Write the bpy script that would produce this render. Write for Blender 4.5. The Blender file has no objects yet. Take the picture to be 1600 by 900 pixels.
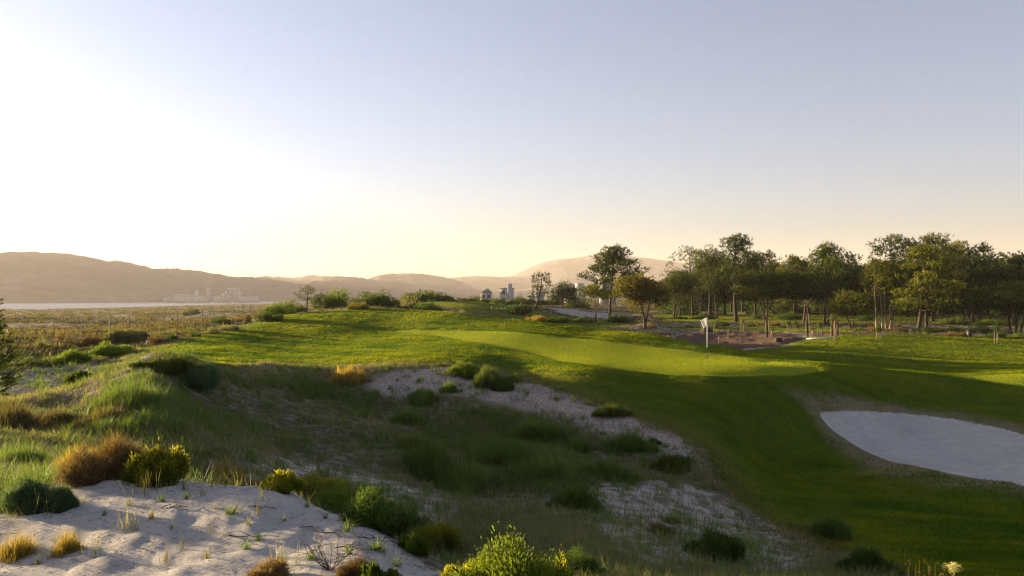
import bpy, math, random
import numpy as np
from mathutils import Vector, Matrix

# ---------------------------------------------------------------- camera, sky, sun
scene = bpy.context.scene
COL = scene.collection
F, HOR, CZ = 1244.0, 465.0, 3.2          # focal length in photo pixels, horizon row, eye height
SUN_AZ, SUN_EL = math.radians(-61), math.radians(4.9)   # azimuth from +Y (view direction), negative = left
cam_d = bpy.data.cameras.new('camera'); cam = bpy.data.objects.new('camera', cam_d); COL.objects.link(cam)
cam.location = (0, 0, CZ); cam.rotation_euler = (math.pi/2, 0, 0)
cam_d.sensor_width = 36; cam_d.lens = 36*F/1600; cam_d.shift_y = (HOR-450)/1600
cam_d.clip_start = 0.1; cam_d.clip_end = 20000
scene.camera = cam
w = bpy.data.worlds.new('World'); scene.world = w; w.use_nodes = True
wn, wl = w.node_tree.nodes, w.node_tree.links
bg = wn['Background']
sky = wn.new('ShaderNodeTexSky'); sky.sky_type = 'NISHITA'; sky.sun_disc = False
sky.sun_elevation = SUN_EL; sky.sun_rotation = SUN_AZ
sky.altitude = 0; sky.air_density = 1.0; sky.dust_density = 1.2; sky.ozone_density = 3.8
tint = wn.new('ShaderNodeMix'); tint.data_type = 'RGBA'; tint.blend_type = 'MULTIPLY'; tint.inputs[0].default_value = 1; tint.inputs[7].default_value = (1.10, 1.0, 1.0, 1)
soft = wn.new('ShaderNodeHueSaturation'); soft.inputs['Saturation'].default_value = 0.66
wl.new(sky.outputs[0], soft.inputs['Color']); wl.new(soft.outputs[0], tint.inputs[6]); wl.new(tint.outputs[2], bg.inputs[0]); bg.inputs[1].default_value = 0.066
sd = bpy.data.lights.new('sun', 'SUN'); sd.energy = 5.0; sd.angle = math.radians(0.6); sd.color = (1.0, 0.76, 0.45)
sun = bpy.data.objects.new('sun', sd); COL.objects.link(sun)
sdir = Vector((math.sin(SUN_AZ)*math.cos(SUN_EL), math.cos(SUN_AZ)*math.cos(SUN_EL), math.sin(SUN_EL)))
sun.rotation_euler = sdir.to_track_quat('Z', 'Y').to_euler(); sun.location = (0, 0, 60)
vs = scene.view_settings
vs.view_transform = 'Standard'; vs.look = 'None'; vs.exposure = 2.5; vs.gamma = 1; vs.use_curve_mapping = False
cy = scene.cycles
cy.max_bounces = 6; cy.diffuse_bounces = 3; cy.glossy_bounces = 2; cy.transmission_bounces = 3; cy.transparent_max_bounces = 8; cy.volume_bounces = 1
cy.use_denoising = True; cy.denoiser = 'OPENIMAGEDENOISE'; cy.denoising_input_passes = 'RGB_ALBEDO_NORMAL'; cy.denoising_prefilter = 'FAST'; cy.filter_width = 1.2

# ---------------------------------------------------------------- materials
def newmat(name):
    m = bpy.data.materials.new(name); m.use_nodes = True
    return m, m.node_tree.nodes, m.node_tree.links, m.node_tree.nodes['Principled BSDF']
def N(nt, typ, **kw):
    n = nt.new(typ)
    for k, v in kw.items():
        if k == 'ins':
            for i, x in v.items(): n.inputs[i].default_value = x
        else: setattr(n, k, v)
    return n
def c4(c): return (c[0], c[1], c[2], 1)
def leafmat(name, a, b, trans=0.45, rough=0.55, noise=0.0, top=None):
    """foliage: colour runs a -> b with the 'tint' attribute of each leaf; thin leaves let light through"""
    m, n, l, p = newmat(name)
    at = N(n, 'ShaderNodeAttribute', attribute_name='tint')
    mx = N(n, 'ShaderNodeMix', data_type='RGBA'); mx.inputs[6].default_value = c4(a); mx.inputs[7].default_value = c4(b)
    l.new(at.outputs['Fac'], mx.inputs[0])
    oi = N(n, 'ShaderNodeObjectInfo')
    hs = N(n, 'ShaderNodeHueSaturation')
    mr = N(n, 'ShaderNodeMapRange', ins={3: 0.8, 4: 1.2}); l.new(oi.outputs['Random'], mr.inputs[0]); l.new(mr.outputs[0], hs.inputs['Value'])
    l.new(mx.outputs[2], hs.inputs['Color'])
    col = hs.outputs[0]
    p.inputs['Roughness'].default_value = rough; p.inputs['Specular IOR Level'].default_value = 0.06
    l.new(col, p.inputs['Base Color'])
    tr = N(n, 'ShaderNodeBsdfTranslucent')
    br = N(n, 'ShaderNodeMix', data_type='RGBA', blend_type='MULTIPLY'); br.inputs[0].default_value = 1; br.inputs[7].default_value = (1.25, 1.3, 0.5, 1)
    l.new(col, br.inputs[6]); l.new(br.outputs[2], tr.inputs[0])
    ms = N(n, 'ShaderNodeMixShader'); ms.inputs[0].default_value = trans
    l.new(p.outputs[0], ms.inputs[1]); l.new(tr.outputs[0], ms.inputs[2]); l.new(ms.outputs[0], n['Material Output'].inputs[0])
    return m
def flatmat(name, c, rough=0.7, var=0.25, scale=8.0, bump=0.0, metal=0.0, spec=0.3):
    m, n, l, p = newmat(name)
    tc = N(n, 'ShaderNodeTexCoord'); no = N(n, 'ShaderNodeTexNoise'); no.inputs['Scale'].default_value = scale; no.inputs['Detail'].default_value = 5
    l.new(tc.outputs['Object'], no.inputs['Vector'])
    mx = N(n, 'ShaderNodeMix', data_type='RGBA')
    mx.inputs[6].default_value = c4([x*(1-var) for x in c]); mx.inputs[7].default_value = c4([min(1, x*(1+var)) for x in c])
    l.new(no.outputs[0], mx.inputs[0]); l.new(mx.outputs[2], p.inputs['Base Color'])
    p.inputs['Roughness'].default_value = rough; p.inputs['Metallic'].default_value = metal; p.inputs['Specular IOR Level'].default_value = spec
    if bump:
        b = N(n, 'ShaderNodeBump', ins={'Strength': bump, 'Distance': 0.02}); l.new(no.outputs[0], b.inputs['Height']); l.new(b.outputs[0], p.inputs['Normal'])
    return m

# ---------------------------------------------------------------- mesh helpers
def tag(o, label=None, cat=None, group=None, kind=None):
    if label: o['label'] = label
    if cat: o['category'] = cat
    if group: o['group'] = group
    if kind: o['kind'] = kind
    return o
def mesh_np(name, V, Fc, mats=(), smooth=False, tint=None, fmat=None):
    """V (n,3); Fc list/array of equal-length faces, or a list of such arrays"""
    me = bpy.data.meshes.new(name)
    V = np.asarray(V, np.float32)
    if not isinstance(Fc, list) or np.ndim(Fc[0]) == 1: Fc = [Fc]
    Fc = [np.asarray(f, np.int32) for f in Fc if len(f)]
    loops = np.concatenate([f.ravel() for f in Fc]); tot = np.concatenate([np.full(len(f), f.shape[1], np.int32) for f in Fc])
    start = np.concatenate([[0], np.cumsum(tot)[:-1]]).astype(np.int32)
    me.vertices.add(len(V)); me.vertices.foreach_set('co', V.ravel())
    me.loops.add(len(loops)); me.loops.foreach_set('vertex_index', loops)
    me.polygons.add(len(tot)); me.polygons.foreach_set('loop_start', start); me.polygons.foreach_set('loop_total', tot)
    if smooth: me.polygons.foreach_set('use_smooth', np.ones(len(tot), bool))
    for m in mats: me.materials.append(m)
    if fmat is not None: me.polygons.foreach_set('material_index', np.asarray(fmat, np.int32))
    me.update(calc_edges=True)
    if tint is not None:
        a = me.attributes.new('tint', 'FLOAT', 'POINT'); a.data.foreach_set('value', np.asarray(tint, np.float32))
    return me
def link(name, me, parent=None, loc=None, rz=0, sc=None):
    o = bpy.data.objects.new(name, me); COL.objects.link(o)
    if parent: o.parent = parent
    if loc is not None: o.location = loc
    o.rotation_euler[2] = rz
    if sc is not None: o.scale = (sc, sc, sc) if np.isscalar(sc) else sc
    return o
class MB:
    """collects simple solids as one mesh"""
    def __init__(s): s.v = []; s.q = []; s.n = 0; s.t = []
    def add(s, V, Q, T=None):
        V = np.asarray(V, float)
        if len(Q): s.q.append(np.asarray(Q)+s.n)
        if T is not None and len(T): s.t.append(np.asarray(T)+s.n)
        s.v.append(V); s.n += len(V)
    def tube(s, pts, rad, seg=8, cap=True):
        pts = np.asarray(pts, float); k = len(pts); rad = np.broadcast_to(rad, (k,))
        tg = np.gradient(pts, axis=0); tg /= np.linalg.norm(tg, axis=1)[:, None]+1e-9
        ref = np.array([0.31, 0.95, 0.07]) if abs(tg[0][2]) > 0.8 else np.array([0, 0, 1.0])
        a = np.cross(tg, ref); a /= np.linalg.norm(a, axis=1)[:, None]+1e-9; b = np.cross(tg, a)
        an = np.linspace(0, 2*np.pi, seg, endpoint=False)
        V = pts[:, None]+rad[:, None, None]*(np.cos(an)[None, :, None]*a[:, None]+np.sin(an)[None, :, None]*b[:, None])
        V = V.reshape(-1, 3)
        i = np.arange(k-1)[:, None]*seg; j = np.arange(seg)[None]; j2 = (j+1) % seg
        Q = np.stack([i+j, i+j2, i+seg+j2, i+seg+j], -1).reshape(-1, 4)
        T = []
        if cap:
            V = np.vstack([V, pts[:1], pts[-1:]]); c0, c1 = k*seg, k*seg+1
            T = [[c0, (q+1) % seg, q] for q in range(seg)]+[[c1, (k-1)*seg+q, (k-1)*seg+(q+1) % seg] for q in range(seg)]
        s.add(V, Q, T)
    def box(s, c, d, rz=0.0):
        x, y, z = [q/2 for q in d]
        V = np.array([[-x, -y, -z], [x, -y, -z], [x, y, -z], [-x, y, -z], [-x, -y, z], [x, -y, z], [x, y, z], [-x, y, z]])
        R = np.array([[math.cos(rz), -math.sin(rz), 0], [math.sin(rz), math.cos(rz), 0], [0, 0, 1]])
        s.add(V@R.T+np.array(c), [[0, 3, 2, 1], [4, 5, 6, 7], [0, 1, 5, 4], [1, 2, 6, 5], [2, 3, 7, 6], [3, 0, 4, 7]])
    def mesh(s, name, mat, smooth=False):
        fs = []
        if s.q: fs.append(np.concatenate(s.q))
        if s.t: fs.append(np.concatenate(s.t))
        return mesh_np(name, np.concatenate(s.v), fs, [mat], smooth)
    def build(s, name, mat, parent=None, smooth=False, **k): return link(name, s.mesh(name, mat, smooth), parent, **k)
def noise2(x, y, seed=0, octaves=4, scale=1.0, gain=0.5):
    """smooth value noise for numpy arrays, about -1..1"""
    r = np.random.RandomState(seed); P = r.rand(256, 256)*2-1
    out = np.zeros(np.broadcast(x, y).shape); amp = 1.0; s = 1.0/scale; tot = 0
    for o in range(octaves):
        X = x*s+o*37.7; Y = y*s+o*91.3
        xi = np.floor(X).astype(int); yi = np.floor(Y).astype(int); fx = X-xi; fy = Y-yi
        fx = fx*fx*(3-2*fx); fy = fy*fy*(3-2*fy)
        a = P[xi % 256, yi % 256]; b = P[(xi+1) % 256, yi % 256]; c = P[xi % 256, (yi+1) % 256]; d = P[(xi+1) % 256, (yi+1) % 256]
        out = out+amp*((a*(1-fx)+b*fx)*(1-fy)+(c*(1-fx)+d*fx)*fy); tot += amp; amp *= gain; s *= 2.03
    return out/tot
def sstep(a, b, x):
    t = np.clip((x-a)/(b-a), 0, 1); return t*t*(3-2*t)

# ---------------------------------------------------------------- terrain heights
CTRL = {  # photo column: (photo row, distance) or ('z', height, distance) surveyed down each column
 0: [(900,5.0),(860,5.6),(790,7.2),(775,8.0),('z',.95,9.5),(730,11),(650,18),(610,24),(575,31),(545,42),(520,70),(500,130),(490,300),(484,800),('z',-12,1000)],
 150: [(900,4.9),(820,6.1),(742,7.9),('z',.9,10),('z',.65,12),(690,14),(650,18),(600,26),(575,33),(545,45),(520,75),(505,120),(490,300),(482,800),('z',-12,1100)],
 240: [('z',1.2,20),('z',1.42,25),('z',.8,33)],
 300: [(900,4.8),(820,6.0),(752,7.7),('z',.7,9.6),('z',.3,12),(700,14.5),(650,18.5),(620,21.5),('z',1.15,26),('z',.75,31),(548,37),(530,46),(521,50),(510,85),(490,180),(480,500),(477,1000),('z',-12,1400)],
 450: [(900,4.8),(820,5.9),(765,7.3),('z',.3,9.3),('z',-.25,12.5),(735,17.5),(690,20.5),(640,24.5),(600,27.5),(575,31),(550,40),(530,48),(510,56),(492,64),('z',1.5,75),('z',1.6,85),('z',.6,130),('z',-2,400),('z',-8,1500)],
 600: [(900,4.9),(825,6.5),('z',.2,8.3),('z',-.4,10.5),(790,14.5),(740,19),(690,23),(640,27),(600,29.5),(578,31.5),(550,39),(530,47),(516,54),(500,59),(485,65),(477,80),('z',1.5,110),('z',0,200),('z',-2,500),('z',-4,2500)],
 700: [(900,5.3),(875,6.1),('z',.2,8),('z',-.5,10.5),(810,14.5),(750,19.5),(690,23.5),(640,27),(600,29.5),(580,31),(560,35),(535,43),(515,52),(500,57),(487,62),('z',.9,80),(484,105),(470,135),('z',1,200)],
 800: [(900,6.8),('z',-.3,9.5),(850,12.5),(790,17.2),(730,21),(680,24.5),(640,27),(610,29),(590,31),(575,33.5),(550,38.5),(520,47),(506,55),(499,59),('z',.2,75),(490,110),(478,140),(470,250)],
 900: [('z',.4,7),(900,10),(850,12.8),(790,17),(730,21),(680,24.3),(630,27),(605,28.6),(580,31),(550,38.5),(530,45),(518,51),(509,58),('z',.1,75),(497,120),(485,150),(475,300),('z',0,2500)],
 1000: [(900,11),(850,13.5),(790,17.5),(730,21.3),(680,24.5),(640,26.6),(610,28.8),(583,31.2),(560,36.5),(540,43),(521,52),('z',-.4,66),(510,95),(500,125),(485,200)],
 1105: [('z',.9,6),(900,11.7),(850,14.5),(790,18.5),(730,21.8),(690,24.3),(650,26.4),(615,28.4),(588,30.5),(560,37.5),(545,43),(537.5,46.5),('z',-.5,56),(541,70),(530,80),(518,92),(505,110),(490,160)],
 1200: [(900,12.31),(850,15.62),(790,20.01),(750,22.90),(700,26.2),(650,28),(610,29.6),(588,31.20),(565,37.50),(554,42.50),('z',-.8,52),(549,62.00),(535,72.00),(522,85.00),(510,105.00),(495,140.00)],
 1300: [('z',.8,6),(900,12.3),(850,15.9),(800,19.3),(750,23.11),(710,26.21),(668,28.8),(642,29.9),(620,30.8),(600,31.8),(580,34.3),(569,37.50),('z',-1.15,50),(560,55.00),(540,66.00),(528,75.00),(515,95.00),(500,125.00),('z',1.0,300),('z',0,2500)],
 1430: [(900,12.2),(850,15.7),(800,18.9),(760,21.4),(732,23.22),(700,26.2),(670,28.9),(645,30.8),(625,32.3),(600,34.3),(584,36.8),('z',-1.15,46),(577,50.00),(555,60.00),(535,72.00),(525,80.00),(520,90.00),(510,110.00),(497,140.00)],
 1600: [('z',.9,5),(900,11.9),(850,15.3),(800,18.5),(757,21.1),(720,23.54),(675,27.4),(650,29.6),(620,31.8),(600,34.4),(585,38.5),(575,50.00),(560,58.00),(540,70.00),(530,80.00),(520,95.00),(505,130.00),(495,160.00),('z',1.0,300)],
}
CTRL[-250] = CTRL[0]; CTRL[-600] = CTRL[0][::2]; CTRL[1850] = CTRL[1600]; CTRL[2200] = CTRL[1600][::2]
cp = []
for px, lst in CTRL.items():
    for e in lst:
        d, z = (e[2], e[1]) if e[0] == 'z' else (e[1], CZ-(e[0]-HOR)*e[1]/F)
        cp.append(((px-800)/F*d, d, z))
for px in (-600, -250, 0, 300, 600, 900, 1300, 1850):
    cp.append(((px-800)/F*2.0, 2.0, 1.6)); cp.append(((px-800)/F*0.7, 0.7, 1.6))
cp = np.array(cp)
def uv_of(x, y):
    return np.arctan2(x, y)*4.0, np.log(np.hypot(x, y)+0.3)*1.6
cu, cv = uv_of(cp[:, 0], cp[:, 1])
def tps(r2): return 0.5*r2*np.log(r2+1e-12)
_A = tps((cu[:, None]-cu)**2+(cv[:, None]-cv)**2)+np.eye(len(cu))*0.004
_P = np.stack([np.ones_like(cu), cu, cv], 1)
_M = np.block([[_A, _P], [_P.T, np.zeros((3, 3))]])
_W = np.linalg.solve(_M, np.concatenate([cp[:, 2], np.zeros(3)]))
TH_MAX = math.atan((2100-800)/F)
def base_h(x, y):
    x = np.asarray(x, float); y = np.asarray(y, float); sh = x.shape
    x = x.ravel(); y = y.ravel(); th = np.arctan2(x, y); r = np.hypot(x, y)
    def ev(thc):
        u = thc*4.0; v = np.log(np.clip(r, .6, 3000)+0.3)*1.6; out = np.empty(len(u))
        for i in range(0, len(u), 20000):
            s = slice(i, i+20000)
            out[s] = tps((u[s, None]-cu)**2+(v[s, None]-cv)**2)@_W[:-3]+_W[-3]+_W[-2]*u[s]+_W[-1]*v[s]
        return out
    h = ev(np.clip(th, -TH_MAX, TH_MAX))
    back = sstep(math.radians(60), math.radians(170), np.abs(th))
    if back.max() > 0:
        k = back > 0
        mid = 1.6-0.8*np.log1p(r[k]/12.0)*0.5
        h[k] = h[k]*(1-back[k])+mid*back[k]
    return np.clip(h, -14, 12).reshape(sh)
_D = np.exp(np.linspace(math.log(2.5), math.log(1500), 420))
_hc = {}
def hit(px, py):
    """point of the ground seen at photo pixel (px, py)"""
    k = int(round(px))
    if k not in _hc: _hc[k] = base_h((k-800)/F*_D, _D)
    z = _hc[k]; row = HOR+(CZ-z)*F/_D
    i = np.argmax(row <= py)
    if row[i] > py: i = int(np.argmin(row))
    if i == 0: d = _D[0]*(row[0]-HOR)/max(py-HOR, 1)
    else:
        t = (row[i-1]-py)/max(row[i-1]-row[i], 1e-6); d = _D[i-1]+(_D[i]-_D[i-1])*min(max(t, 0), 1)
    x = (px-800)/F*d
    return x, d, float(base_h(x, d))
def poly(*pts):
    """ground outline: photo pixels, or ('w', x, y) world points"""
    out = []
    for p in pts:
        if p[0] == 'w': out.append((p[1], p[2]))
        elif p[0] == 'd': out.append(((p[1]-800)/F*p[2], p[2]))
        else: h = hit(*p); out.append(h[:2])
    return np.array(out)
def sdf(P, x, y):
    """signed distance, positive inside"""
    sh = x.shape; x = x.ravel(); y = y.ravel()
    best = np.full(len(x), 1e9); ins = np.zeros(len(x), bool)
    for i in range(len(P)):
        a = P[i]; b = P[(i+1) % len(P)]; e = b-a
        t = np.clip(((x-a[0])*e[0]+(y-a[1])*e[1])/(e@e+1e-9), 0, 1)
        best = np.minimum(best, (x-a[0]-t*e[0])**2+(y-a[1]-t*e[1])**2)
        c = (a[1] > y) != (b[1] > y)
        xi = a[0]+(y-a[1])*e[0]/(e[1] if abs(e[1]) > 1e-9 else 1e-9)
        ins ^= c & (x < xi)
    return (np.where(ins, 1, -1)*np.sqrt(best)).reshape(sh)
def smoothpoly(P, k=2):
    for _ in range(k):
        Q = np.roll(P, -1, 0); P = np.stack([P*.75+Q*.25, P*.25+Q*.75], 1).reshape(-1, 2)
    return P
TURF = smoothpoly(poly((225,556),(300,566),(400,568),(500,572),(560,572),(620,570),(700,570),(760,576),(800,586),(850,603),(900,622),(950,643),(1000,658),(1050,678),(1090,698),(1108,722),(1120,750),(1150,782),(1200,812),(1250,838),(1300,862),(1350,882),(1400,905),
    ('d',1500,8.5),('d',2300,8.5),('d',2300,90),('d',1600,84),('d',1420,84),('d',1330,80),('d',1240,76),('d',1215,66),('d',1150,63),('d',1080,64),('d',1040,75),('d',1000,72),('d',900,66),('d',800,66),('d',720,67),('d',600,68),('d',500,68),('d',430,66),('d',390,60),(350,518),(290,530),(235,545)), 1)
GREEN = smoothpoly(poly((590,516),(640,514),(720,515),(800,518),(900,527),(1000,539),(1100,550),(1200,561),(1262,569),(1284,576),(1270,584),(1200,588.5),(1100,588),(1000,582),(900,569),(850,560),(800,548),(740,535),(680,524),(620,518)))
FAIR = smoothpoly(poly(('d',1490,37.6),('d',1620,40),('d',2000,42),('d',2000,30),(1640,612),(1590,604),(1540,597),(1500,590)))
BUNK = smoothpoly(poly((1276,643),(1300,641.5),(1360,641),(1430,645),(1500,655),(1600,675),('d',1720,23.5),('d',1760,21),('d',1700,18.8),(1600,757),(1500,745),(1420,728),(1370,712),(1330,690),(1298,668)), 1)
MULCH = smoothpoly(poly((1046,526),(1090,518),(1150,515),(1220,518),(1262,527),(1240,537),(1200,543),(1150,545),(1100,541),(1070,534)), 1)
DUNE = smoothpoly(poly((-300,800),(0,772),(60,755),(130,740),(220,743),(300,748),(380,752),(430,762),(480,775),(540,792),(600,826),(650,868),(690,892),('w',0.2,4.2),('w',1.5,2),('w',0,-6),('w',-6,-3),('w',-8,4)), 1)
TRACK = poly((-60,600),(0,588),(80,571),(150,566),(230,560),(200,575),(150,582),(100,600),(50,610),(0,622),(-60,640))
STRIP = smoothpoly(poly((560,596),(640,578),(700,573),(770,580),(850,606),(900,626),(950,646),(1000,660),(1050,680),(1092,700),(1110,725),(1100,738),(1040,738),(980,700),(900,672),(850,650),(780,632),(700,618),(620,622)), 1)
FARSAND = smoothpoly(poly(('d',856,158),('d',900,152),('d',945,146),('d',990,140),('d',955,128),('d',900,126),('d',868,138)), 1)
LAWNS = [poly(('d',640,128),('d',700,150),('d',800,160),('d',840,130),('d',1010,106),('d',930,86),('d',850,88),('d',760,100),('d',690,112)),
         poly(('d',1010,98),('d',1200,104),('d',1330,100),('d',1330,86),('d',1220,90),('d',1100,92)),
         poly(('d',1020,150),('d',1300,160),('d',1700,155),('d',1700,118),('d',1400,120),('d',1250,112),('d',1150,116),('d',1030,118))]
PATCHY = poly((860,780),(950,752),(1080,760),(1200,800),(1290,850),(1250,890),(1050,880),(900,850))
SLACK = poly((380,745),(450,715),(560,735),(700,780),(760,850),(720,870),(650,830),(560,770))
def masks(x, y):
    m = {}
    m['turf'] = sdf(TURF, x, y); m['green'] = sdf(GREEN, x, y); m['fair'] = sdf(FAIR, x, y); m['bunk'] = sdf(BUNK, x, y)
    m['mulch'] = sdf(MULCH, x, y); m['dune'] = sdf(DUNE, x, y); m['track'] = sdf(TRACK, x, y); m['strip'] = sdf(STRIP, x, y)
    m['farsand'] = sdf(FARSAND, x, y)
    l = sdf(LAWNS[0], x, y)
    for q in LAWNS[1:]: l = np.maximum(l, sdf(q, x, y))
    m['lawn'] = l
    m['patchy'] = np.maximum(sdf(PATCHY, x, y), sdf(SLACK, x, y))
    return m
def height(x, y, m=None):
    """the finished ground: surveyed shape plus relief that belongs to sand, scrub or mown turf"""
    x = np.asarray(x, float); y = np.asarray(y, float)
    if m is None: m = masks(x, y)
    h = base_h(x, y); r = np.hypot(x, y)
    turf = sstep(-.5, .6, np.maximum(np.maximum(m['turf'], m['lawn']), m['bunk']))
    dune = sstep(-.5, .5, np.maximum(m['dune'], m['track']))
    scrub = (1-turf)*(1-dune)
    h = h+scrub*(noise2(x, y, 3, 4, 2.4)*0.13*np.clip(r/12, .5, 2.2)+noise2(x, y, 5, 3, 14)*0.5*sstep(60, 140, r)*(1-sstep(600, 900, r)))
    h = h+dune*(noise2(x, y, 7, 4, 0.9)*0.05+np.abs(noise2(x, y, 8, 3, .33))*0.035+noise2(x, y, 9, 2, .12)*.006)
    g = sstep(-1, 2, np.maximum(m['green'], m['fair']))
    h = h+turf*(1-g)*(noise2(x, y, 11, 3, 4.5)*0.065+noise2(x, y, 12, 3, 1.0)*0.02)
    h = h-sstep(-0.05, .14, m['bunk'])*0.11-sstep(0.1, 3.0, m['bunk'])*0.22+sstep(0, .3, m['bunk'])*noise2(x, y, 13, 3, .5)*.012
    h = h+sstep(0, 1, m['mulch'])*(0.03+noise2(x, y, 14, 3, .8)*.07)
    h = h-sstep(-.15, .15, m['green'])*0.035
    return h
def gz(x, y): return float(height(np.array([x]), np.array([y]))[0])

# ---------------------------------------------------------------- ground sheet (fine near the camera, coarse far off)
NT, NR = 1060, 961
front = np.linspace(-math.radians(40), math.radians(40), NT-160)
side = np.linspace(math.radians(40), math.radians(320), 162)[1:-1]
th = np.concatenate([front, side])
rr = np.concatenate([[0.05], np.exp(np.linspace(math.log(0.6), math.log(8), 160)), np.exp(np.linspace(math.log(8.03), math.log(50), 600)), np.exp(np.linspace(math.log(50.3), math.log(2600), NR-761))])
TT, RR = np.meshgrid(th, rr)
GX, GY = RR*np.sin(TT), RR*np.cos(TT)
GM = masks(GX, GY); GZ = height(GX, GY, GM)
def edge(k, sc, am): return GM[k]+noise2(GX, GY, 21, 3, sc)*am
i = np.arange(NR-1)[:, None]*NT; j = np.arange(NT)[None]; j2 = (j+1) % NT
QF = np.stack([i+j, i+j2, i+NT+j2, i+NT+j], -1).reshape(-1, 4)[:, ::-1]
GV = np.stack([GX, GY, GZ], -1).reshape(-1, 3)
fx = GX.ravel()[QF].mean(1)
def fmask(k): return GM[k].ravel()[QF].mean(1) > 0
region = np.zeros(len(QF), int)
names = ['ground', 'putting_green', 'bunker_sand', 'planting_bed', 'sand_dune', 'sand_track', 'far_sand']
for n_, k in ((1, 'green'), (2, 'bunk'), (3, 'mulch'), (4, 'dune'), (5, 'track'), (6, 'farsand')): region[fmask(k)] = n_
# shared normals so the pieces meet without a seam
fn = np.cross(GV[QF[:, 1]]-GV[QF[:, 0]], GV[QF[:, 3]]-GV[QF[:, 0]])
vn = np.zeros_like(GV)
for q in range(4): np.add.at(vn, QF[:, q], fn)
vn /= np.linalg.norm(vn, axis=1)[:, None]+1e-12

m, n, l, p = newmat('ground_surface')
def attr(k): return N(n, 'ShaderNodeAttribute', attribute_name=k).outputs['Fac']
geo = N(n, 'ShaderNodeNewGeometry')
def noi(scale, detail=4, rough=.5, vec=None, sx=None):
    t = N(n, 'ShaderNodeTexNoise', ins={2: scale, 3: detail, 4: rough})
    src = geo.outputs['Position']
    if sx:
        mp = N(n, 'ShaderNodeMapping'); mp.inputs['Scale'].default_value = sx[:3]; mp.inputs['Rotation'].default_value[2] = sx[3]; l.new(src, mp.inputs[0]); src = mp.outputs[0]
    l.new(src, t.inputs['Vector']); return t.outputs[0]
def mth(op, a, b=None, c=None, clamp=False):
    t = N(n, 'ShaderNodeMath', operation=op, use_clamp=clamp)
    for i_, q in enumerate((a, b, c)):
        if q is None: continue
        if isinstance(q, (int, float)): t.inputs[i_].default_value = q
        else: l.new(q, t.inputs[i_])
    return t.outputs[0]
def ramp(x, a, b, lo=0.0, hi=1.0):
    t = N(n, 'ShaderNodeMapRange', interpolation_type='SMOOTHSTEP', ins={1: a, 2: b, 3: lo, 4: hi}); l.new(x, t.inputs[0]); return t.outputs[0]
def mix(f, a, b, mode='MIX'):
    t = N(n, 'ShaderNodeMix', data_type='RGBA', blend_type=mode)
    for s_, q in ((0, f), (6, a), (7, b)):
        if isinstance(q, (int, float)): t.inputs[s_].default_value = q
        elif isinstance(q, tuple): t.inputs[s_].default_value = c4(q)
        else: l.new(q, t.inputs[s_])
    return t.outputs[2]
def zone(k, nz, am, w_=0.12, off=0.0):
    return ramp(mth('ADD', attr(k), mth('MULTIPLY', mth('SUBTRACT', nz, .5), am)), off-w_, off+w_)
nA, nB, nC, nD = noi(3.0, 5, .6), noi(22, 4, .6), noi(.35, 4, .55), noi(90, 3, .6)
nE = noi(9, 5, .65)
# scrub soil: sandy litter with olive and straw growth
sandc = mix(ramp(nB, .35, .7), (.29, .25, .21), (.16, .13, .10))
sandc = mix(ramp(nD, .55, .8), sandc, (.12, .095, .07))
soil = mix(ramp(nA, .38, .55), sandc, (.10, .088, .048))
soil = mix(ramp(nE, .5, .72), soil, (.09, .10, .035))
farscrub = mix(ramp(noi(.9, 5, .6), .42, .6), mix(ramp(noi(.12, 4, .6), .45, .58), (.21, .15, .07), (.10, .105, .035)), (.30, .26, .22))
soil = mix(attr('far'), soil, farscrub)
pinks = mix(ramp(nE, .34, .56), (.52, .47, .43), (.33, .26, .21)); pinks = mix(ramp(nD, .55, .75), pinks, (.10, .08, .055))
soil = mix(mth('MULTIPLY', zone('strip', nA, 2.2, .5), .9), soil, pinks)
soil = mix(mth('MULTIPLY', zone('patchy', nA, 4.0, .6), ramp(nA, .38, .55)), soil, mix(ramp(nB, .4, .65), (.52, .47, .42), (.36, .30, .24)))
# mown rough
turfc = mix(ramp(nA, .35, .68), (.052, .105, .010), (.085, .125, .012))
turfc = mix(ramp(nC, .45, .72), turfc, (.12, .135, .015))
turfc = mix(mth('MULTIPLY', ramp(nB, .5, .85), .6), turfc, (.035, .065, .008))
dry = mth('MULTIPLY', ramp(attr('turf'), 2.2, -.2), 0.75)
turfc = mix(mth('MULTIPLY', dry, ramp(nE, .3, .6)), turfc, (.20, .15, .055))
col = mix(zone('turf', nA, 1.6, .18), soil, turfc)
col = mix(zone('lawn', nA, 2.5, .6), col, turfc)
# worn brown collar round the bunker
col = mix(mth('MULTIPLY', ramp(mth('ADD', attr('bunk'), mth('MULTIPLY', mth('SUBTRACT', nC, .45), 3.4)), -1.3, -.2), .9), col, mix(ramp(nB, .4, .6), (.27, .215, .14), (.14, .115, .06)))
grn = mix(ramp(noi(1.2, 3, .5), .35, .65), (.14, .18, .010), (.17, .20, .012))
gmask = mth('MAXIMUM', zone('green', nA, .15, .1), mth('MULTIPLY', zone('fair', nA, .4, .5), .9))
col = mix(gmask, col, grn)
bs = mix(ramp(nA, .3, .7), (.50, .475, .43), (.42, .40, .36)); bs = mix(ramp(nD, .55, .75), bs, (.27, .255, .235)); bs = mix(mth('MULTIPLY', ramp(nC, .45, .65), .5), bs, (.34, .315, .285))
bmask = zone('bunk', nE, .28, .03); col = mix(bmask, col, bs)
mul = mix(ramp(nD, .4, .6), (.16, .105, .070), (.066, .044, .030)); mul = mix(ramp(nE, .62, .75), mul, (.28, .23, .19))
mmask = zone('mulch', nA, .8, .1)
rim = mth('MULTIPLY', ramp(attr('mulch'), -1.2, .2), ramp(nC, .35, .55))
col = mix(rim, col, (.40, .34, .28)); col = mix(mmask, col, mul)
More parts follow.
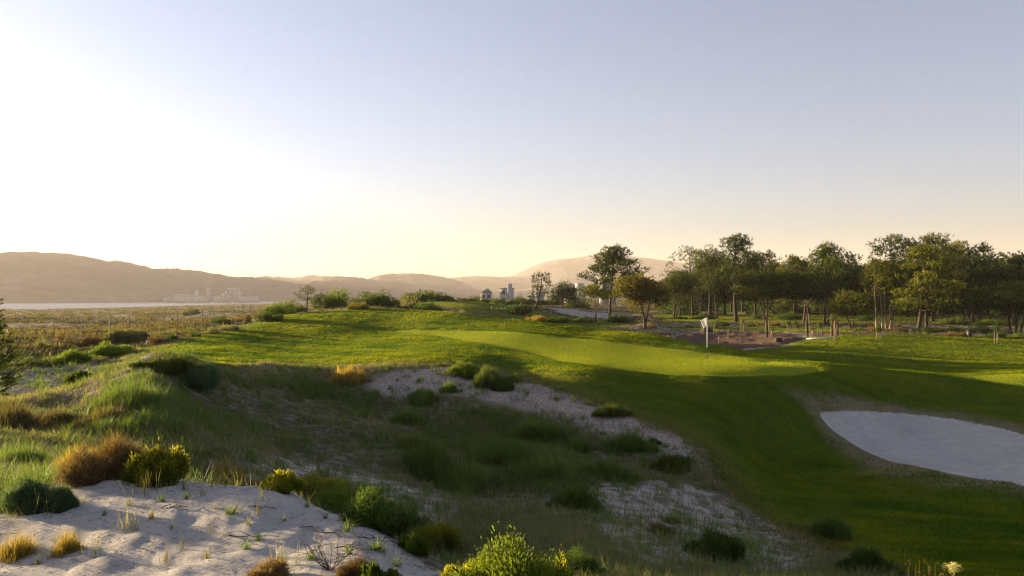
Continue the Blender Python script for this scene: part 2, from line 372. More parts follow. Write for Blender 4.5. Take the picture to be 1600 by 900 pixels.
ds = mix(ramp(nA, .35, .7), (.40, .375, .34), (.33, .31, .28)); ds = mix(ramp(nD, .6, .8), ds, (.20, .175, .15))
litter = mth('MULTIPLY', ramp(nE, .6, .72), ramp(nD, .45, .6)); ds = mix(mth('MULTIPLY', litter, .8), ds, (.10, .08, .06))
dmask = zone('dune', nE, .9, .12); col = mix(dmask, col, ds)
tmask = mth('MULTIPLY', zone('track', nA, 2.4, .5), ramp(nE, .62, .4)); col = mix(tmask, col, (.38, .34, .30))
fmask_ = zone('farsand', noi(.5, 5, .7), 14.0, 1.2); col = mix(fmask_, col, mix(ramp(nA, .4, .65), (.40, .375, .34), (.24, .21, .16)))
l.new(col, p.inputs['Base Color']); p.inputs['Roughness'].default_value = .9; p.inputs['Specular IOR Level'].default_value = .03
# relief: sand ripples small, turf as upright blades
sandm = mth('MAXIMUM', bmask, mth('MAXIMUM', dmask, fmask_))
tm = mth('MULTIPLY', zone('turf', nA, 1.0, .2), mth('SUBTRACT', 1, mth('MAXIMUM', bmask, mmask)))
hs_ = mth('MULTIPLY', nB, .030); hs2 = mth('MULTIPLY', nD, .012)
smooth_h = mth('ADD', mth('MULTIPLY', nB, .008), mth('MULTIPLY', nD, .004))
wv = N(n, 'ShaderNodeTexWave', ins={1: 5.5, 2: 2.5, 3: 2.0, 4: 1.5}); l.new(geo.outputs['Position'], wv.inputs[0])
smooth_h = mth('ADD', smooth_h, mth('MULTIPLY', mth('MULTIPLY', wv.outputs['Fac'], bmask), .012))
rough_h = mth('ADD', hs_, mth('ADD', hs2, mth('MULTIPLY', nE, .05)))
grass_h = mth('ADD', mth('MULTIPLY', noi(38, 3, .7), mth('SUBTRACT', .035, mth('MULTIPLY', gmask, .027))), mth('MULTIPLY', nE, mth('SUBTRACT', .03, mth('MULTIPLY', gmask, .028))))
t1 = N(n, 'ShaderNodeMix', data_type='FLOAT'); l.new(sandm, t1.inputs[0]); l.new(rough_h, t1.inputs[2]); l.new(smooth_h, t1.inputs[3])
t2 = N(n, 'ShaderNodeMix', data_type='FLOAT'); l.new(tm, t2.inputs[0]); l.new(t1.outputs[0], t2.inputs[2]); l.new(grass_h, t2.inputs[3])
bm_ = N(n, 'ShaderNodeBump', ins={'Strength': 1.0, 'Distance': 1.0}); l.new(t2.outputs[0], bm_.inputs['Height']); l.new(bm_.outputs[0], p.inputs['Normal'])
ground_mat = m
far = sstep(50, 110, RR)
att = {k: v.ravel() for k, v in GM.items()}; att['far'] = far.ravel()
for ri, nm in enumerate(names):
    fs = QF[region == ri]
    if not len(fs): continue
    used, inv = np.unique(fs, return_inverse=True)
    me = mesh_np(nm, GV[used], inv.reshape(-1, 4), [ground_mat], smooth=True)
    for k, v in att.items():
        a = me.attributes.new(k, 'FLOAT', 'POINT'); a.data.foreach_set('value', np.clip(v[used], -50, 50).astype(np.float32))
    me.normals_split_custom_set_from_vertices(vn[used])
    tag(link(nm, me), kind='structure')

# ---------------------------------------------------------------- water of the estuary
m, n, l, p = newmat('estuary_water')
p.inputs['Base Color'].default_value = (.05, .08, .09, 1); p.inputs['Roughness'].default_value = .38; p.inputs['IOR'].default_value = 1.33
geo = N(n, 'ShaderNodeNewGeometry'); t = N(n, 'ShaderNodeTexNoise', ins={2: .15, 3: 6, 4: .6}); l.new(geo.outputs['Position'], t.inputs['Vector'])
b = N(n, 'ShaderNodeBump', ins={'Strength': .5, 'Distance': 1.0}); l.new(t.outputs[0], b.inputs['Height']); l.new(b.outputs[0], p.inputs['Normal'])
WZ = -9.0
tag(link('water', mesh_np('water', [(-5000, -2500, WZ), (5600, -2500, WZ), (5600, 7000, WZ), (-5000, 7000, WZ)], [[0, 1, 2, 3]], [m])), kind='structure')

# ---------------------------------------------------------------- hills across the water
m, n, l, p = newmat('hill_cover')
geo = N(n, 'ShaderNodeNewGeometry')
t = N(n, 'ShaderNodeTexNoise', ins={2: .016, 3: 9, 4: .72}); l.new(geo.outputs['Position'], t.inputs['Vector'])
r_ = N(n, 'ShaderNodeValToRGB'); r_.color_ramp.elements[0].position = .42; r_.color_ramp.elements[0].color = (.026, .032, .024, 1)
r_.color_ramp.elements[1].position = .62; r_.color_ramp.elements[1].color = (.080, .072, .056, 1); l.new(t.outputs[0], r_.inputs[0]); l.new(r_.outputs[0], p.inputs['Base Color'])
p.inputs['Roughness'].default_value = .95; hillmat = m
def hill(name, D, depth, sky_pts, seed, rough=3.0):
    xs = np.array([q[0] for q in sky_pts], float); ys = np.array([q[1] for q in sky_pts], float)
    px = np.arange(xs[0], xs[-1]+.1, 1.0); sk = np.interp(px, xs, ys)
    k = np.ones(9)/9; sk = np.convolve(np.pad(sk, 4, 'edge'), k, 'valid')
    tt = np.linspace(-1, 1, 61)
    PX, T = np.meshgrid(px, tt); S = np.broadcast_to(sk, PX.shape)
    Y = D+T*depth; X = (PX-800)/F*D*(1+T*depth/D*.25)
    H = (HOR-S)/F*D+CZ-WZ
    prof = np.cos(np.clip(np.abs(T), 0, 1)*math.pi/2)**1.1
    n1 = noise2(X, Y, seed, 5, 300); n2 = noise2(X, Y, seed+1, 3, 25)
    Z = WZ-6+(H+6)*prof*(1+.25*n1*(1-prof)*1.6)+n1*18*(1-prof)*prof*2+n2*rough*1.6*prof**2
    a, b_ = len(tt), len(px); i = np.arange(a-1)[:, None]*b_; j = np.arange(b_-1)[None]
    Q = np.stack([i+j, i+j+1, i+b_+j+1, i+b_+j], -1).reshape(-1, 4)
    tag(link(name, mesh_np(name, np.stack([X, Y, Z], -1).reshape(-1, 3), Q, [hillmat], smooth=True)), kind='structure')
hill('hill', 2500, 900, [(-300,430),(-200,415),(-100,406),(0,402),(30,398),(70,395.5),(110,397),(140,403),(160,408),(190,413),(225,425),(250,438),(275,451),(320,466)], 31)
hill('hill', 3150, 800, [(60,440),(150,413),(170,410),(182,408),(192,411),(198,409),(212,414),(230,421),(270,421),(310,424),(340,430),(365,434),(400,434),(440,440),(480,446),(520,452),(580,466)], 33, 5)
hill('hill', 4600, 700, [(300,445),(395,438),(410,433),(440,433),(460,436),(490,431),(510,432),(545,438),(620,445),(700,460)], 35, 8)
hill('hill', 2900, 600, [(420,466),(460,456),(490,444),(505,437),(520,433),(550,433),(580,437),(620,440),(660,450),(700,457),(760,466)], 37, 4)
hill('hill', 3500, 600, [(520,450),(570,438),(590,431),(600,429),(650,428),(690,433),(720,440),(750,455),(790,464)], 39, 5)
hill('hill', 4900, 600, [(640,445),(700,435),(740,432),(780,433),(830,433),(900,445),(1000,455)], 41, 5)
hill('hill', 5500, 900, [(740,445),(770,436),(800,431),(830,417),(850,410),(870,406),(905,402),(935,398),(960,399),(1000,403),(1050,409),(1100,418),(1200,428),(1400,440),(1700,450),(2000,455)], 43, 4)
hill('hill', 3800, 700, [(780,462),(830,450),(850,441),(880,433),(900,430),(930,433),(960,440),(1000,437),(1050,425),(1120,425),(1250,445),(1600,450),(2000,458)], 45, 4)

# ---------------------------------------------------------------- haze
m = bpy.data.materials.new('haze_air'); m.use_nodes = True; m.node_tree.nodes.clear()
o_ = m.node_tree.nodes.new('ShaderNodeOutputMaterial'); pv = m.node_tree.nodes.new('ShaderNodeVolumePrincipled')
pv.inputs['Color'].default_value = (.92, .83, .76, 1); pv.inputs['Density'].default_value = 0.85e-4; pv.inputs['Anisotropy'].default_value = .15
m.node_tree.links.new(pv.outputs[0], o_.inputs['Volume'])
mb = MB(); mb.box((300, 2200, 160-17/2+2.5), (11400, 10600, 340))
hz = tag(mb.build('haze', m), kind='stuff')
# ---------------------------------------------------------------- plants: geometry helpers
RS = np.random.RandomState(7)
def ground_z(x, y):
    """ground height read back from the finished sheet (bilinear)"""
    x = np.asarray(x, float); y = np.asarray(y, float)
    a = np.arctan2(x, y); a = np.where(a < th[0], a+2*np.pi, a); r = np.hypot(x, y)
    fi = np.clip(np.interp(a, th, np.arange(NT)), 0, NT-1.001); fj = np.clip(np.interp(np.log(r), np.log(rr), np.arange(NR)), 0, NR-1.001)
    i0 = fi.astype(int); j0 = fj.astype(int); u = fi-i0; v = fj-j0
    return (GZ[j0, i0]*(1-u)+GZ[j0, i0+1]*u)*(1-v)+(GZ[j0+1, i0]*(1-u)+GZ[j0+1, i0+1]*u)*v
def grid_mask(k, x, y):
    A = GM[k]; a = np.arctan2(x, y); a = np.where(a < th[0], a+2*np.pi, a); r = np.hypot(x, y)
    i0 = np.clip(np.rint(np.interp(a, th, np.arange(NT))), 0, NT-1).astype(int); j0 = np.clip(np.rint(np.interp(np.log(r), np.log(rr), np.arange(NR))), 0, NR-1).astype(int)
    return A[j0, i0]
def blades(B, h, wd, az, lean, curl=None, face=None):
    """one bent blade per base point: 5 points, a quad and a triangle. returns V, [Q, T]"""
    k = len(B); h = np.broadcast_to(h, k); wd = np.broadcast_to(wd, k)
    face = az+np.pi/2 if face is None else face
    if curl is None: curl = lean*1.7
    d = np.stack([np.cos(az), np.sin(az), np.zeros(k)], 1); s = np.stack([np.cos(face), np.sin(face), np.zeros(k)], 1)
    up = np.array([0, 0, 1.0])
    m1 = B+(d*np.sin(lean)[:, None]+up*np.cos(lean)[:, None])*(h*.55)[:, None]
    tip = m1+(d*np.sin(curl)[:, None]+up*np.cos(curl)[:, None])*(h*.45)[:, None]
    w2 = (wd/2)[:, None]
    V = np.stack([B-s*w2, B+s*w2, m1+s*w2*.8, m1-s*w2*.8, tip], 1).reshape(-1, 3)
    o = np.arange(k)[:, None]*5
    return V, [o+np.array([[0, 1, 2, 3]]), o+np.array([[3, 2, 4]])]
def tris(C, ln, wd, D, rs):
    """thin three-point leaves at C pointing along D"""
    k = len(C); R = rs.normal(size=(k, 3)); S = np.cross(D, R); S /= np.linalg.norm(S, axis=1)[:, None]+1e-9
    V = np.stack([C-S*(wd/2)[:, None], C+S*(wd/2)[:, None], C+D*ln[:, None]], 1).reshape(-1, 3)
    return V, np.arange(k*3).reshape(-1, 3)
def shell_leaves(C, v, ln, wd, rs, out=.4):
    """leaves on a clump: most lie against its surface, some stick out"""
    k = len(C); t_ = np.cross(v, rs.normal(size=(k, 3))); t_ = unit(t_); o = (rs.rand(k) < out)[:, None]
    D = unit(np.where(o, v+.5*t_+np.array([0, 0, .35]), t_+.30*v+np.array([0, 0, .25])+rs.normal(0, .2, (k, 3))))
    S = unit(np.cross(D, np.where(o, rs.normal(size=(k, 3)), v+rs.normal(0, .28, (k, 3)))))
    V = np.stack([C-S*(wd/2)[:, None], C+S*(wd/2)[:, None], C+D*ln[:, None]], 1).reshape(-1, 3)
    return V, np.arange(k*3).reshape(-1, 3)
def diamonds(C, ln, wd, D, rs):
    k = len(C); R = rs.normal(size=(k, 3)); S = np.cross(D, R); S /= np.linalg.norm(S, axis=1)[:, None]+1e-9
    V = np.stack([C, C+D*(ln*.45)[:, None]+S*(wd/2)[:, None], C+D*ln[:, None], C+D*(ln*.45)[:, None]-S*(wd/2)[:, None]], 1).reshape(-1, 3)
    return V, np.arange(k*4).reshape(-1, 4)
def unit(v): return v/(np.linalg.norm(v, axis=-1, keepdims=True)+1e-9)

# materials of the plants
M = dict(
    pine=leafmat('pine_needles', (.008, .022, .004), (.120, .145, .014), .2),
    pine_olive=leafmat('olive_pine_needles', (.020, .034, .005), (.185, .175, .020), .25),
    pine_dark=leafmat('dark_pine_needles', (.006, .016, .005), (.045, .066, .012), .15),
    acacia=leafmat('acacia_foliage', (.060, .070, .012), (.260, .190, .025), .45),
    bush=leafmat('bush_foliage', (.030, .055, .012), (.130, .150, .030), .4),
    bush_bright=leafmat('bright_bush_foliage', (.050, .095, .012), (.190, .230, .030), .45),
    bush_yellow=leafmat('yellow_green_foliage', (.060, .085, .012), (.330, .290, .030), .5),
    bush_blue=leafmat('blue_green_foliage', (.035, .070, .035), (.120, .170, .080), .35),
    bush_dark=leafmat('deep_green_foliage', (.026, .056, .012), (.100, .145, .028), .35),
    pale=leafmat('pale_olive_foliage', (.090, .095, .045), (.240, .220, .110), .4),
    brown=leafmat('dry_brown_stems', (.095, .060, .030), (.250, .160, .070), .35),
    gold=leafmat('golden_dry_grass', (.170, .120, .035), (.420, .300, .090), .5),
    tuss=leafmat('green_tussock_blades', (.058, .105, .024), (.200, .245, .070), .4),
    turf=leafmat('mown_turf_blades', (.044, .104, .005), (.260, .250, .006), .5),
    green_b=leafmat('putting_green_blades', (.310, .350, .008), (.410, .430, .010), .5),
    straw=leafmat('straw_grass_blades', (.085, .092, .040), (.300, .260, .140), .4),
    heath=leafmat('heath_tufts', (.042, .045, .022), (.175, .130, .060), .4),
    bark=flatmat('pine_bark', (.045, .030, .022), .95, .5, 3.0, .8),
    bark_pale=flatmat('pale_bark', (.22, .17, .125), .95, .4, 4.0, .6),  # lighter bark for the pine clump, saplings and yucca stems
    twig=flatmat('dark_twig', (.07, .05, .038), .95, .3, 9.0),
)

# ---------------------------------------------------------------- grass that nobody could count
def scatter(n_, r0, r1, a0, a1, rs=RS):
    """points spread evenly over the picture's ground: density falls with distance squared"""
    a = rs.uniform(math.radians(a0), math.radians(a1), n_); r = np.exp(rs.uniform(math.log(r0), math.log(r1), n_))
    return r*np.sin(a), r*np.cos(a), r
def stuff(name, V, Fs, mat, tint, reps):
    o = link(name, mesh_np(name, V, Fs, [mat], tint=np.repeat(tint, reps)))
    return tag(o, kind='stuff')
# mown rough
xa, ya, ra = scatter(1150000, 8, 90, -30, 36); xb, yb, rb = scatter(280000, 90, 175, -10, 36)
x, y, r = np.concatenate([xa, xb]), np.concatenate([ya, yb]), np.concatenate([ra, rb])
mt = np.maximum(grid_mask('turf', x, y), grid_mask('lawn', x, y))
g_ = np.maximum(grid_mask('green', x, y), grid_mask('fair', x, y)); bk = grid_mask('bunk', x, y); mu = grid_mask('mulch', x, y)
nz = noise2(x, y, 51, 3, 1.5)
keep = (mt+nz*.5 > 0) & (g_ < 0.02) & (bk+noise2(x, y, 52, 3, .7)*.12 < -.02) & (mu < .1)
collar = sstep(-1.3, -.05, bk+noise2(x, y, 53, 3, 1.5)*1.3)*.9+sstep(2.4, .2, grid_mask('turf', x, y)+nz)*.45
keep &= RS.rand(len(x)) > collar
x, y, r, nz = x[keep], y[keep], r[keep], nz[keep]; k = len(x)
hgt = (.038+.028*RS.rand(k))*(1+.5*noise2(x, y, 54, 3, .45))*(1+.5*sstep(20, 60, r)); wd = .0035+.00055*r
V, Fs = blades(np.stack([x, y, ground_z(x, y)-.004], 1), hgt, wd, RS.uniform(0, 6.28, k), RS.uniform(.05, .7, k), face=RS.uniform(0, 6.28, k))
u_ = x*.55+y*.83; w_ = x*.83-y*.55
tn = np.clip(.40+.30*noise2(x, y, 55, 4, 5)+.25*noise2(x, y, 56, 2, .7)+.45*noise2(w_*.35, u_*1.6, 58, 3, 1.1)+RS.normal(0, .14, k), 0, 1)
stuff('turf_grass', V, Fs, M['turf'], tn, 5)
# close mown green and fairway
x, y, r = scatter(620000, 26, 70, -12, 36)
g_ = np.maximum(grid_mask('green', x, y), grid_mask('fair', x, y)); keep = (g_ > -.02)
x, y, r, gm = x[keep], y[keep], r[keep], grid_mask('green', x, y)[keep]; k = len(x)
V, Fs = blades(np.stack([x, y, ground_z(x, y)-.003], 1), .011+.006*RS.rand(k), .003+.0005*r, RS.uniform(0, 6.28, k), RS.uniform(.05, .9, k), face=RS.uniform(0, 6.28, k))
tn = np.clip(.45+.25*noise2(x, y, 57, 3, 3)+RS.normal(0, .06, k)+.12*np.sign(np.sin((x*.9+y*.43)*2.2)), 0, 1)
stuff('green_grass', V, Fs, M['green_b'], tn, 5)

def open_ground(x, y, off=0.0):
    b = np.maximum(np.maximum(grid_mask('turf', x, y), grid_mask('lawn', x, y)), np.maximum(grid_mask('bunk', x, y), grid_mask('mulch', x, y)))
    b = np.maximum(b, grid_mask('farsand', x, y))
    return (b+off < 0)
def tufts(x, y, r, nb, h, w_, spread, mat, name, tone, lean=(.15, .9), rs=RS):
    k = len(x); nb = int(nb)
    X = np.repeat(x, nb)+rs.normal(0, 1, k*nb)*np.repeat(spread, nb); Y = np.repeat(y, nb)+rs.normal(0, 1, k*nb)*np.repeat(spread, nb)
    az = rs.uniform(0, 6.28, k*nb); hh = np.repeat(h, nb)*rs.uniform(.45, 1.15, k*nb)
    V, Fs = blades(np.stack([X, Y, ground_z(X, Y)-.01], 1), hh, np.repeat(w_, nb), az+.0, rs.uniform(lean[0], lean[1], k*nb), curl=rs.uniform(lean[0]+.2, lean[1]*1.8, k*nb))
    tn = np.clip(np.repeat(tone, nb)+rs.normal(0, .18, k*nb), 0, 1)
    return stuff(name, V, Fs, M[mat], tn, 5)
def dens(x, y):
    """how thickly the slack and the dunes are grown over"""
    d = .55+.75*noise2(x, y, 61, 4, 3.5)
    d = np.where(grid_mask('strip', x, y)+noise2(x, y, 62, 3, 2)*.8 > 0, d*.14, d)
    d = np.where(grid_mask('patchy', x, y)+noise2(x, y, 62, 3, 2)*1.2 > 0, d*.22, d)
    d = np.where(grid_mask('dune', x, y)+noise2(x, y, 63, 3, .8)*.25 > -.15, 0, d)
    d = np.where(grid_mask('track', x, y)+noise2(x, y, 64, 3, 1.5)*1.1 > 0, d*.08, d)
    return d
LUSH = smoothpoly(poly((610,650),(700,640),(800,640),(880,650),(960,680),(1020,700),(1060,735),(1000,770),(930,790),(860,770),(760,760),(680,755),(620,745),(600,700)), 1)
RIDGE = smoothpoly(poly((130,600),(230,572),(330,570),(420,590),(520,600),(600,620),(600,650),(480,650),(350,660),(250,690),(160,660)), 1)
# green tussocks of the slack
x, y, r = scatter(80000, 8.5, 46, -44, 36)
lush = np.maximum(sstep(-1, 1, sdf(LUSH, x, y)), .8*sstep(-1, 1, sdf(RIDGE, x, y)))
pr = dens(x, y)*(.10+.9*lush)*sstep(-.15, .35, noise2(x, y, 65, 3, 1.8)+.25*lush)
pr = pr*1.6+.05
keep = open_ground(x, y, .15) & (RS.rand(len(x)) < pr); x, y, r = x[keep], y[keep], r[keep]; k = len(x)
tufts(x, y, r, 22, RS.uniform(.14, .40, k), .0028+.00042*r, RS.uniform(.04, .12, k), 'tuss', 'green_tussock_grass', .40+.35*noise2(x, y, 66, 3, 1.5))
# thin straw coloured grass everywhere in the scrub
x, y, r = scatter(130000, 7.5, 60, -44, 36)
pr = np.clip(dens(x, y), .02, 1)*1.0
keep = open_ground(x, y, .05) & (RS.rand(len(x)) < pr); x, y, r = x[keep], y[keep], r[keep]; k = len(x)
lft = sstep(-2, -10, x)
tufts(x, y, r, 12, RS.uniform(.10, .34, k)*(1-.25*lft), .0018+.00036*r, RS.uniform(.05, .16, k), 'straw', 'dry_dune_grass', .45+.35*noise2(x, y, 67, 3, 2.5))
# dry fringe along the edge of the mown turf
x, y, r = scatter(60000, 9, 60, -34, 36)
e_ = grid_mask('turf', x, y)+noise2(x, y, 68, 3, 1.2)*.7
keep = (np.abs(e_) < .55) & (r < 48) & (grid_mask('bunk', x, y) < -1.5); x, y, r = x[keep], y[keep], r[keep]; k = len(x)
tufts(x, y, r, 9, RS.uniform(.04, .15, k), .0018+.0004*r, RS.uniform(.04, .12, k), 'heath', 'dry_edge_grass', .5+.4*noise2(x, y, 69, 3, 2.5))
# heath of the plain, from 45 m to the shore
x, y, r = scatter(90000, 42, 900, -44, 38)
pr = sstep(-.25, .25, noise2(x, y, 71, 4, 9)+.1*noise2(np.log(r)*9, x/r*9, 72, 3, .6))*.9+.06
keep = open_ground(x, y, .6) & (RS.rand(len(x)) < pr) & (ground_z(x, y) > WZ+.2); x, y, r = x[keep], y[keep], r[keep]; k = len(x)
tufts(x, y, r, 9, RS.uniform(.15, .42, k)*(1+.25*sstep(100, 500, r)), .012+.0011*r, RS.uniform(.10, .3, k)*(1+r/90), 'heath', 'heath_ground_cover', .40+.45*noise2(x, y, 73, 3, 14), lean=(.1, 1.1))
# ---------------------------------------------------------------- trees
def crown_points(blobs, per, rs, shell=.55):
    """leaf positions through flattened clumps: more near each clump's surface"""
    C = []; D = []; T = []; crown_points.n = []
    for (cx, cy_, cz, rx, rz) in blobs:
        k = max(6, int(1.5*per*rx*rx*(.7+.6*rs.rand())))
        v = unit(rs.normal(size=(k, 3))); rad = (shell+(1-shell)*rs.rand(k)**.7)*(1+.18*rs.normal(size=k))
        crown_points.n.append(k); v2 = v*rad[:, None]*np.array([rx, rx, rz])
        C.append(v2+np.array([cx, cy_, cz])); D.append(unit(v*np.array([1, 1, .8])+np.array([0, 0, .45])+rs.normal(0, .45, (k, 3))))
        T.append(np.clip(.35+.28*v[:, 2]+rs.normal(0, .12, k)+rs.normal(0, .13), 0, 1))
    return np.concatenate(C), np.concatenate(D), np.concatenate(T)
def needle_crown(blobs, per, ln, wd, rs, spray=4):
    C, D, T = crown_points(blobs, per, rs, .62)
    Vv = np.concatenate([(C_-np.array(b[:3]))/np.array([b[3], b[3], b[4]]) for C_, b in zip(np.split(C, np.cumsum(crown_points.n)[:-1]), blobs)])
    C = np.repeat(C, spray, 0)+rs.normal(0, .05, (len(C)*spray, 3)); Vv = unit(np.repeat(Vv, spray, 0)+rs.normal(0, .2, (len(C), 3))); T = np.repeat(T, spray)
    k = len(C); L = ln*rs.uniform(.5, 1.1, k)
    V, Fq = shell_leaves(C, Vv, L, wd*rs.uniform(.8, 1.5, k), rs)
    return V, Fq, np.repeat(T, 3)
def limb(mb, a, b, r0, r1, rs, sag=.12, seg=6, k=5):
    a = np.array(a, float); b = np.array(b, float); t = np.linspace(0, 1, k)[:, None]
    P = a+(b-a)*t; L = np.linalg.norm(b-a); P[1:-1] += rs.normal(0, .035*L, (k-2, 3)); P[:, 2] -= (np.sin(t[:, 0]*np.pi)*sag*L)
    mb.tube(P, np.linspace(r0, r1, k), seg)
def make_tree(H, W, cb, style, seed, nb=26, trunks=((0, 0, 0, 0),), r=.17, per=26, ln=.42, wd=.085, asym=0.0, blob=1.0):
    """trunk mesh and crown mesh. H height, W crown width, cb where the crown starts (share of H),
    trunks: (foot x, foot y, head x, head y) of every stem"""
    rs = np.random.RandomState(seed); blobs = []; nb = int(nb*1.35); blob *= 1.38
    for i in range(nb):
        if style == 'umbrella':
            f = rs.rand()**.55; a = rs.uniform(0, 6.28); R = W/2*f*.9
            dome = math.sqrt(max(0, 1-(R/(W/2))**2)); z = H*cb+(H*(1-cb))*(dome*rs.uniform(.35, .86)+.04)
            rx = W*.13*rs.uniform(.8, 1.3)*blob; rz = rx*.42
        elif style == 'round':
            v = unit(rs.normal(size=3)); q = rs.uniform(.35, .85); R = None
            rx = W*.15*rs.uniform(.7, 1.25)*blob; rz = rx*.75; z = H*(cb+(1-cb)*(.5+.5*q*v[2]*.86)); a = math.atan2(v[1], v[0]); R = W/2*q*math.hypot(v[0], v[1])
        elif style == 'irregular':      # two unequal drooping masses
            A = ((-.24, .76, .24), (.27, .62, .22), (.03, .82, .17), (-.05, .62, .16))[i % 4]; v = unit(rs.normal(size=3)); q = rs.uniform(.2, .95); R = 0; a = 0
            rx = W*.085*rs.uniform(.6, 1.35)*blob; rz = rx*.9; z = H*A[1]+v[2]*q*H*.20; blobs.append((W*(A[0]+v[0]*q*A[2]), W*v[1]*q*A[2], min(z, H-rz*.8), rx, rz)); continue
        elif style == 'layer':          # broad below, narrowing upwards in open tiers
            t = (i+.5)/nb; z = H*(cb+(1-cb)*(t*.92+.02)); t = (round(t*7)+rs.normal(0, .22))/7; z = H*(cb+(1-cb)*(min(max(t, 0), 1)*.92+.02)); prof = math.sin(math.pi*(.30+.60*min(max(t, 0), 1))); a = i*2.4+rs.uniform(-.5, .5)
            R = W/2*prof*rs.uniform(.30, .98); rx = W*.125*rs.uniform(.7, 1.3)*blob*.80; rz = rx*.36
        else:   # layered maritime pine
            t = (i+.5)/nb; z = H*(cb+(1-cb)*t*.95)
            prof = math.sin(math.pi*min(1, max(0, .16+.72*t)))**.75 if style == 'pine' else (1-t)**.6*.95+.12
            a = i*2.4+rs.uniform(-.6, .6); R = W/2*prof*rs.uniform(.35, .92)*(1-.25*(t > .85)); rx = W*.115*rs.uniform(.65, 1.35)*blob; rz = rx*rs.uniform(.45, .7)
        hx, hy = trunks[i % len(trunks)][2:4]
        blobs.append((hx*(z/H)+R*math.cos(a)+asym*R, hy*(z/H)+R*math.sin(a), min(z, H-rz*.8), rx, rz))
    if style in ('pine', 'cone', 'layer'): blobs.append((trunks[0][2], trunks[0][3], H*.965, W*.08, W*.07))
    V, Fq, T = needle_crown(blobs, per, ln, wd, rs)
    mb = MB()
    for ti, (fx_, fy_, hx, hy) in enumerate(trunks):
        top = H*(.93 if style in ('pine', 'cone', 'layer') else cb+(1-cb)*.45); rt = r*(1 if ti == 0 else .72)
        z = np.linspace(-.25, top, 11); t = np.clip(z/H, 0, 1)
        bow = np.sin(t*3.1)*rs.normal(0, .18); bow2 = np.sin(t*5.2+1)*rs.normal(0, .10)
        P = np.stack([fx_+(hx-fx_)*t**1.1+bow+bow2, fy_+(hy-fy_)*t+bow*.6, z], 1)
        mb.tube(P, rt*(1-t*.80)*(1+.5*np.exp(-np.clip(z, 0, 9)*2.2)), 9)
        mine = [b for q, b in enumerate(blobs) if q % len(trunks) == ti]
        for b in mine:
            zb = b[2]-(.10*H if style != 'umbrella' else .24*H)*rs.uniform(.6, 1.2); zb = min(max(zb, H*.25), top*.97); q = np.array([np.interp(zb, z, P[:, 0]), np.interp(zb, z, P[:, 1]), zb])
            limb(mb, q, b[:3], rt*.30*(1-zb/H*.5), rt*.07, rs, sag=.06)
    if style == 'pine':                                   # dead snags below the crown
        for q in range(5):
            zz = H*rs.uniform(.25, cb+.1); a = rs.uniform(0, 6.28); c_ = np.array([np.interp(zz, z, P[:, 0]), np.interp(zz, z, P[:, 1]), zz])
            limb(mb, c_, c_+np.array([math.cos(a), math.sin(a), .15])*rs.uniform(.5, 1.5), r*.16, .012, rs, sag=-.05, k=4)
    return mb, (V, Fq, T)
def tree_obj(name, mb, crown, mat, bark, label, cat, group, loc, rz=0, sc=1):
    root = bpy.data.objects.new(name, None); COL.objects.link(root); root.location = loc; root.rotation_euler[2] = rz; root.scale = (sc, sc, sc)
    tag(root, label, cat, group)
    mb.build('trunk', M[bark], root, smooth=True)
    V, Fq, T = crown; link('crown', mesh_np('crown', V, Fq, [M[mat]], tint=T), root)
    return root
def copy_tree(src, label, loc, rz, sc, group=None, mat=None):
    r_ = src.copy(); COL.objects.link(r_); r_.location = loc; r_.rotation_euler = (0, 0, rz); r_.scale = sc if hasattr(sc, '__len__') else (sc, sc, sc)
    if label: r_['label'] = label
    if group: r_['group'] = group
    for c_ in src.children:
        d_ = c_.copy(); COL.objects.link(d_); d_.parent = r_
        if mat and d_.name.startswith('crown'): d_.material_slots[0].link = 'OBJECT'; d_.material_slots[0].material = M[mat]
    return r_
def spot(px, d, dz=0.0):
    x = (px-800)/F*d; return (x, d, float(ground_z(x, d))+dz)
def dist_at(px, row): return hit(px, row)[1]
GW = 'pines along the edge of the wood'
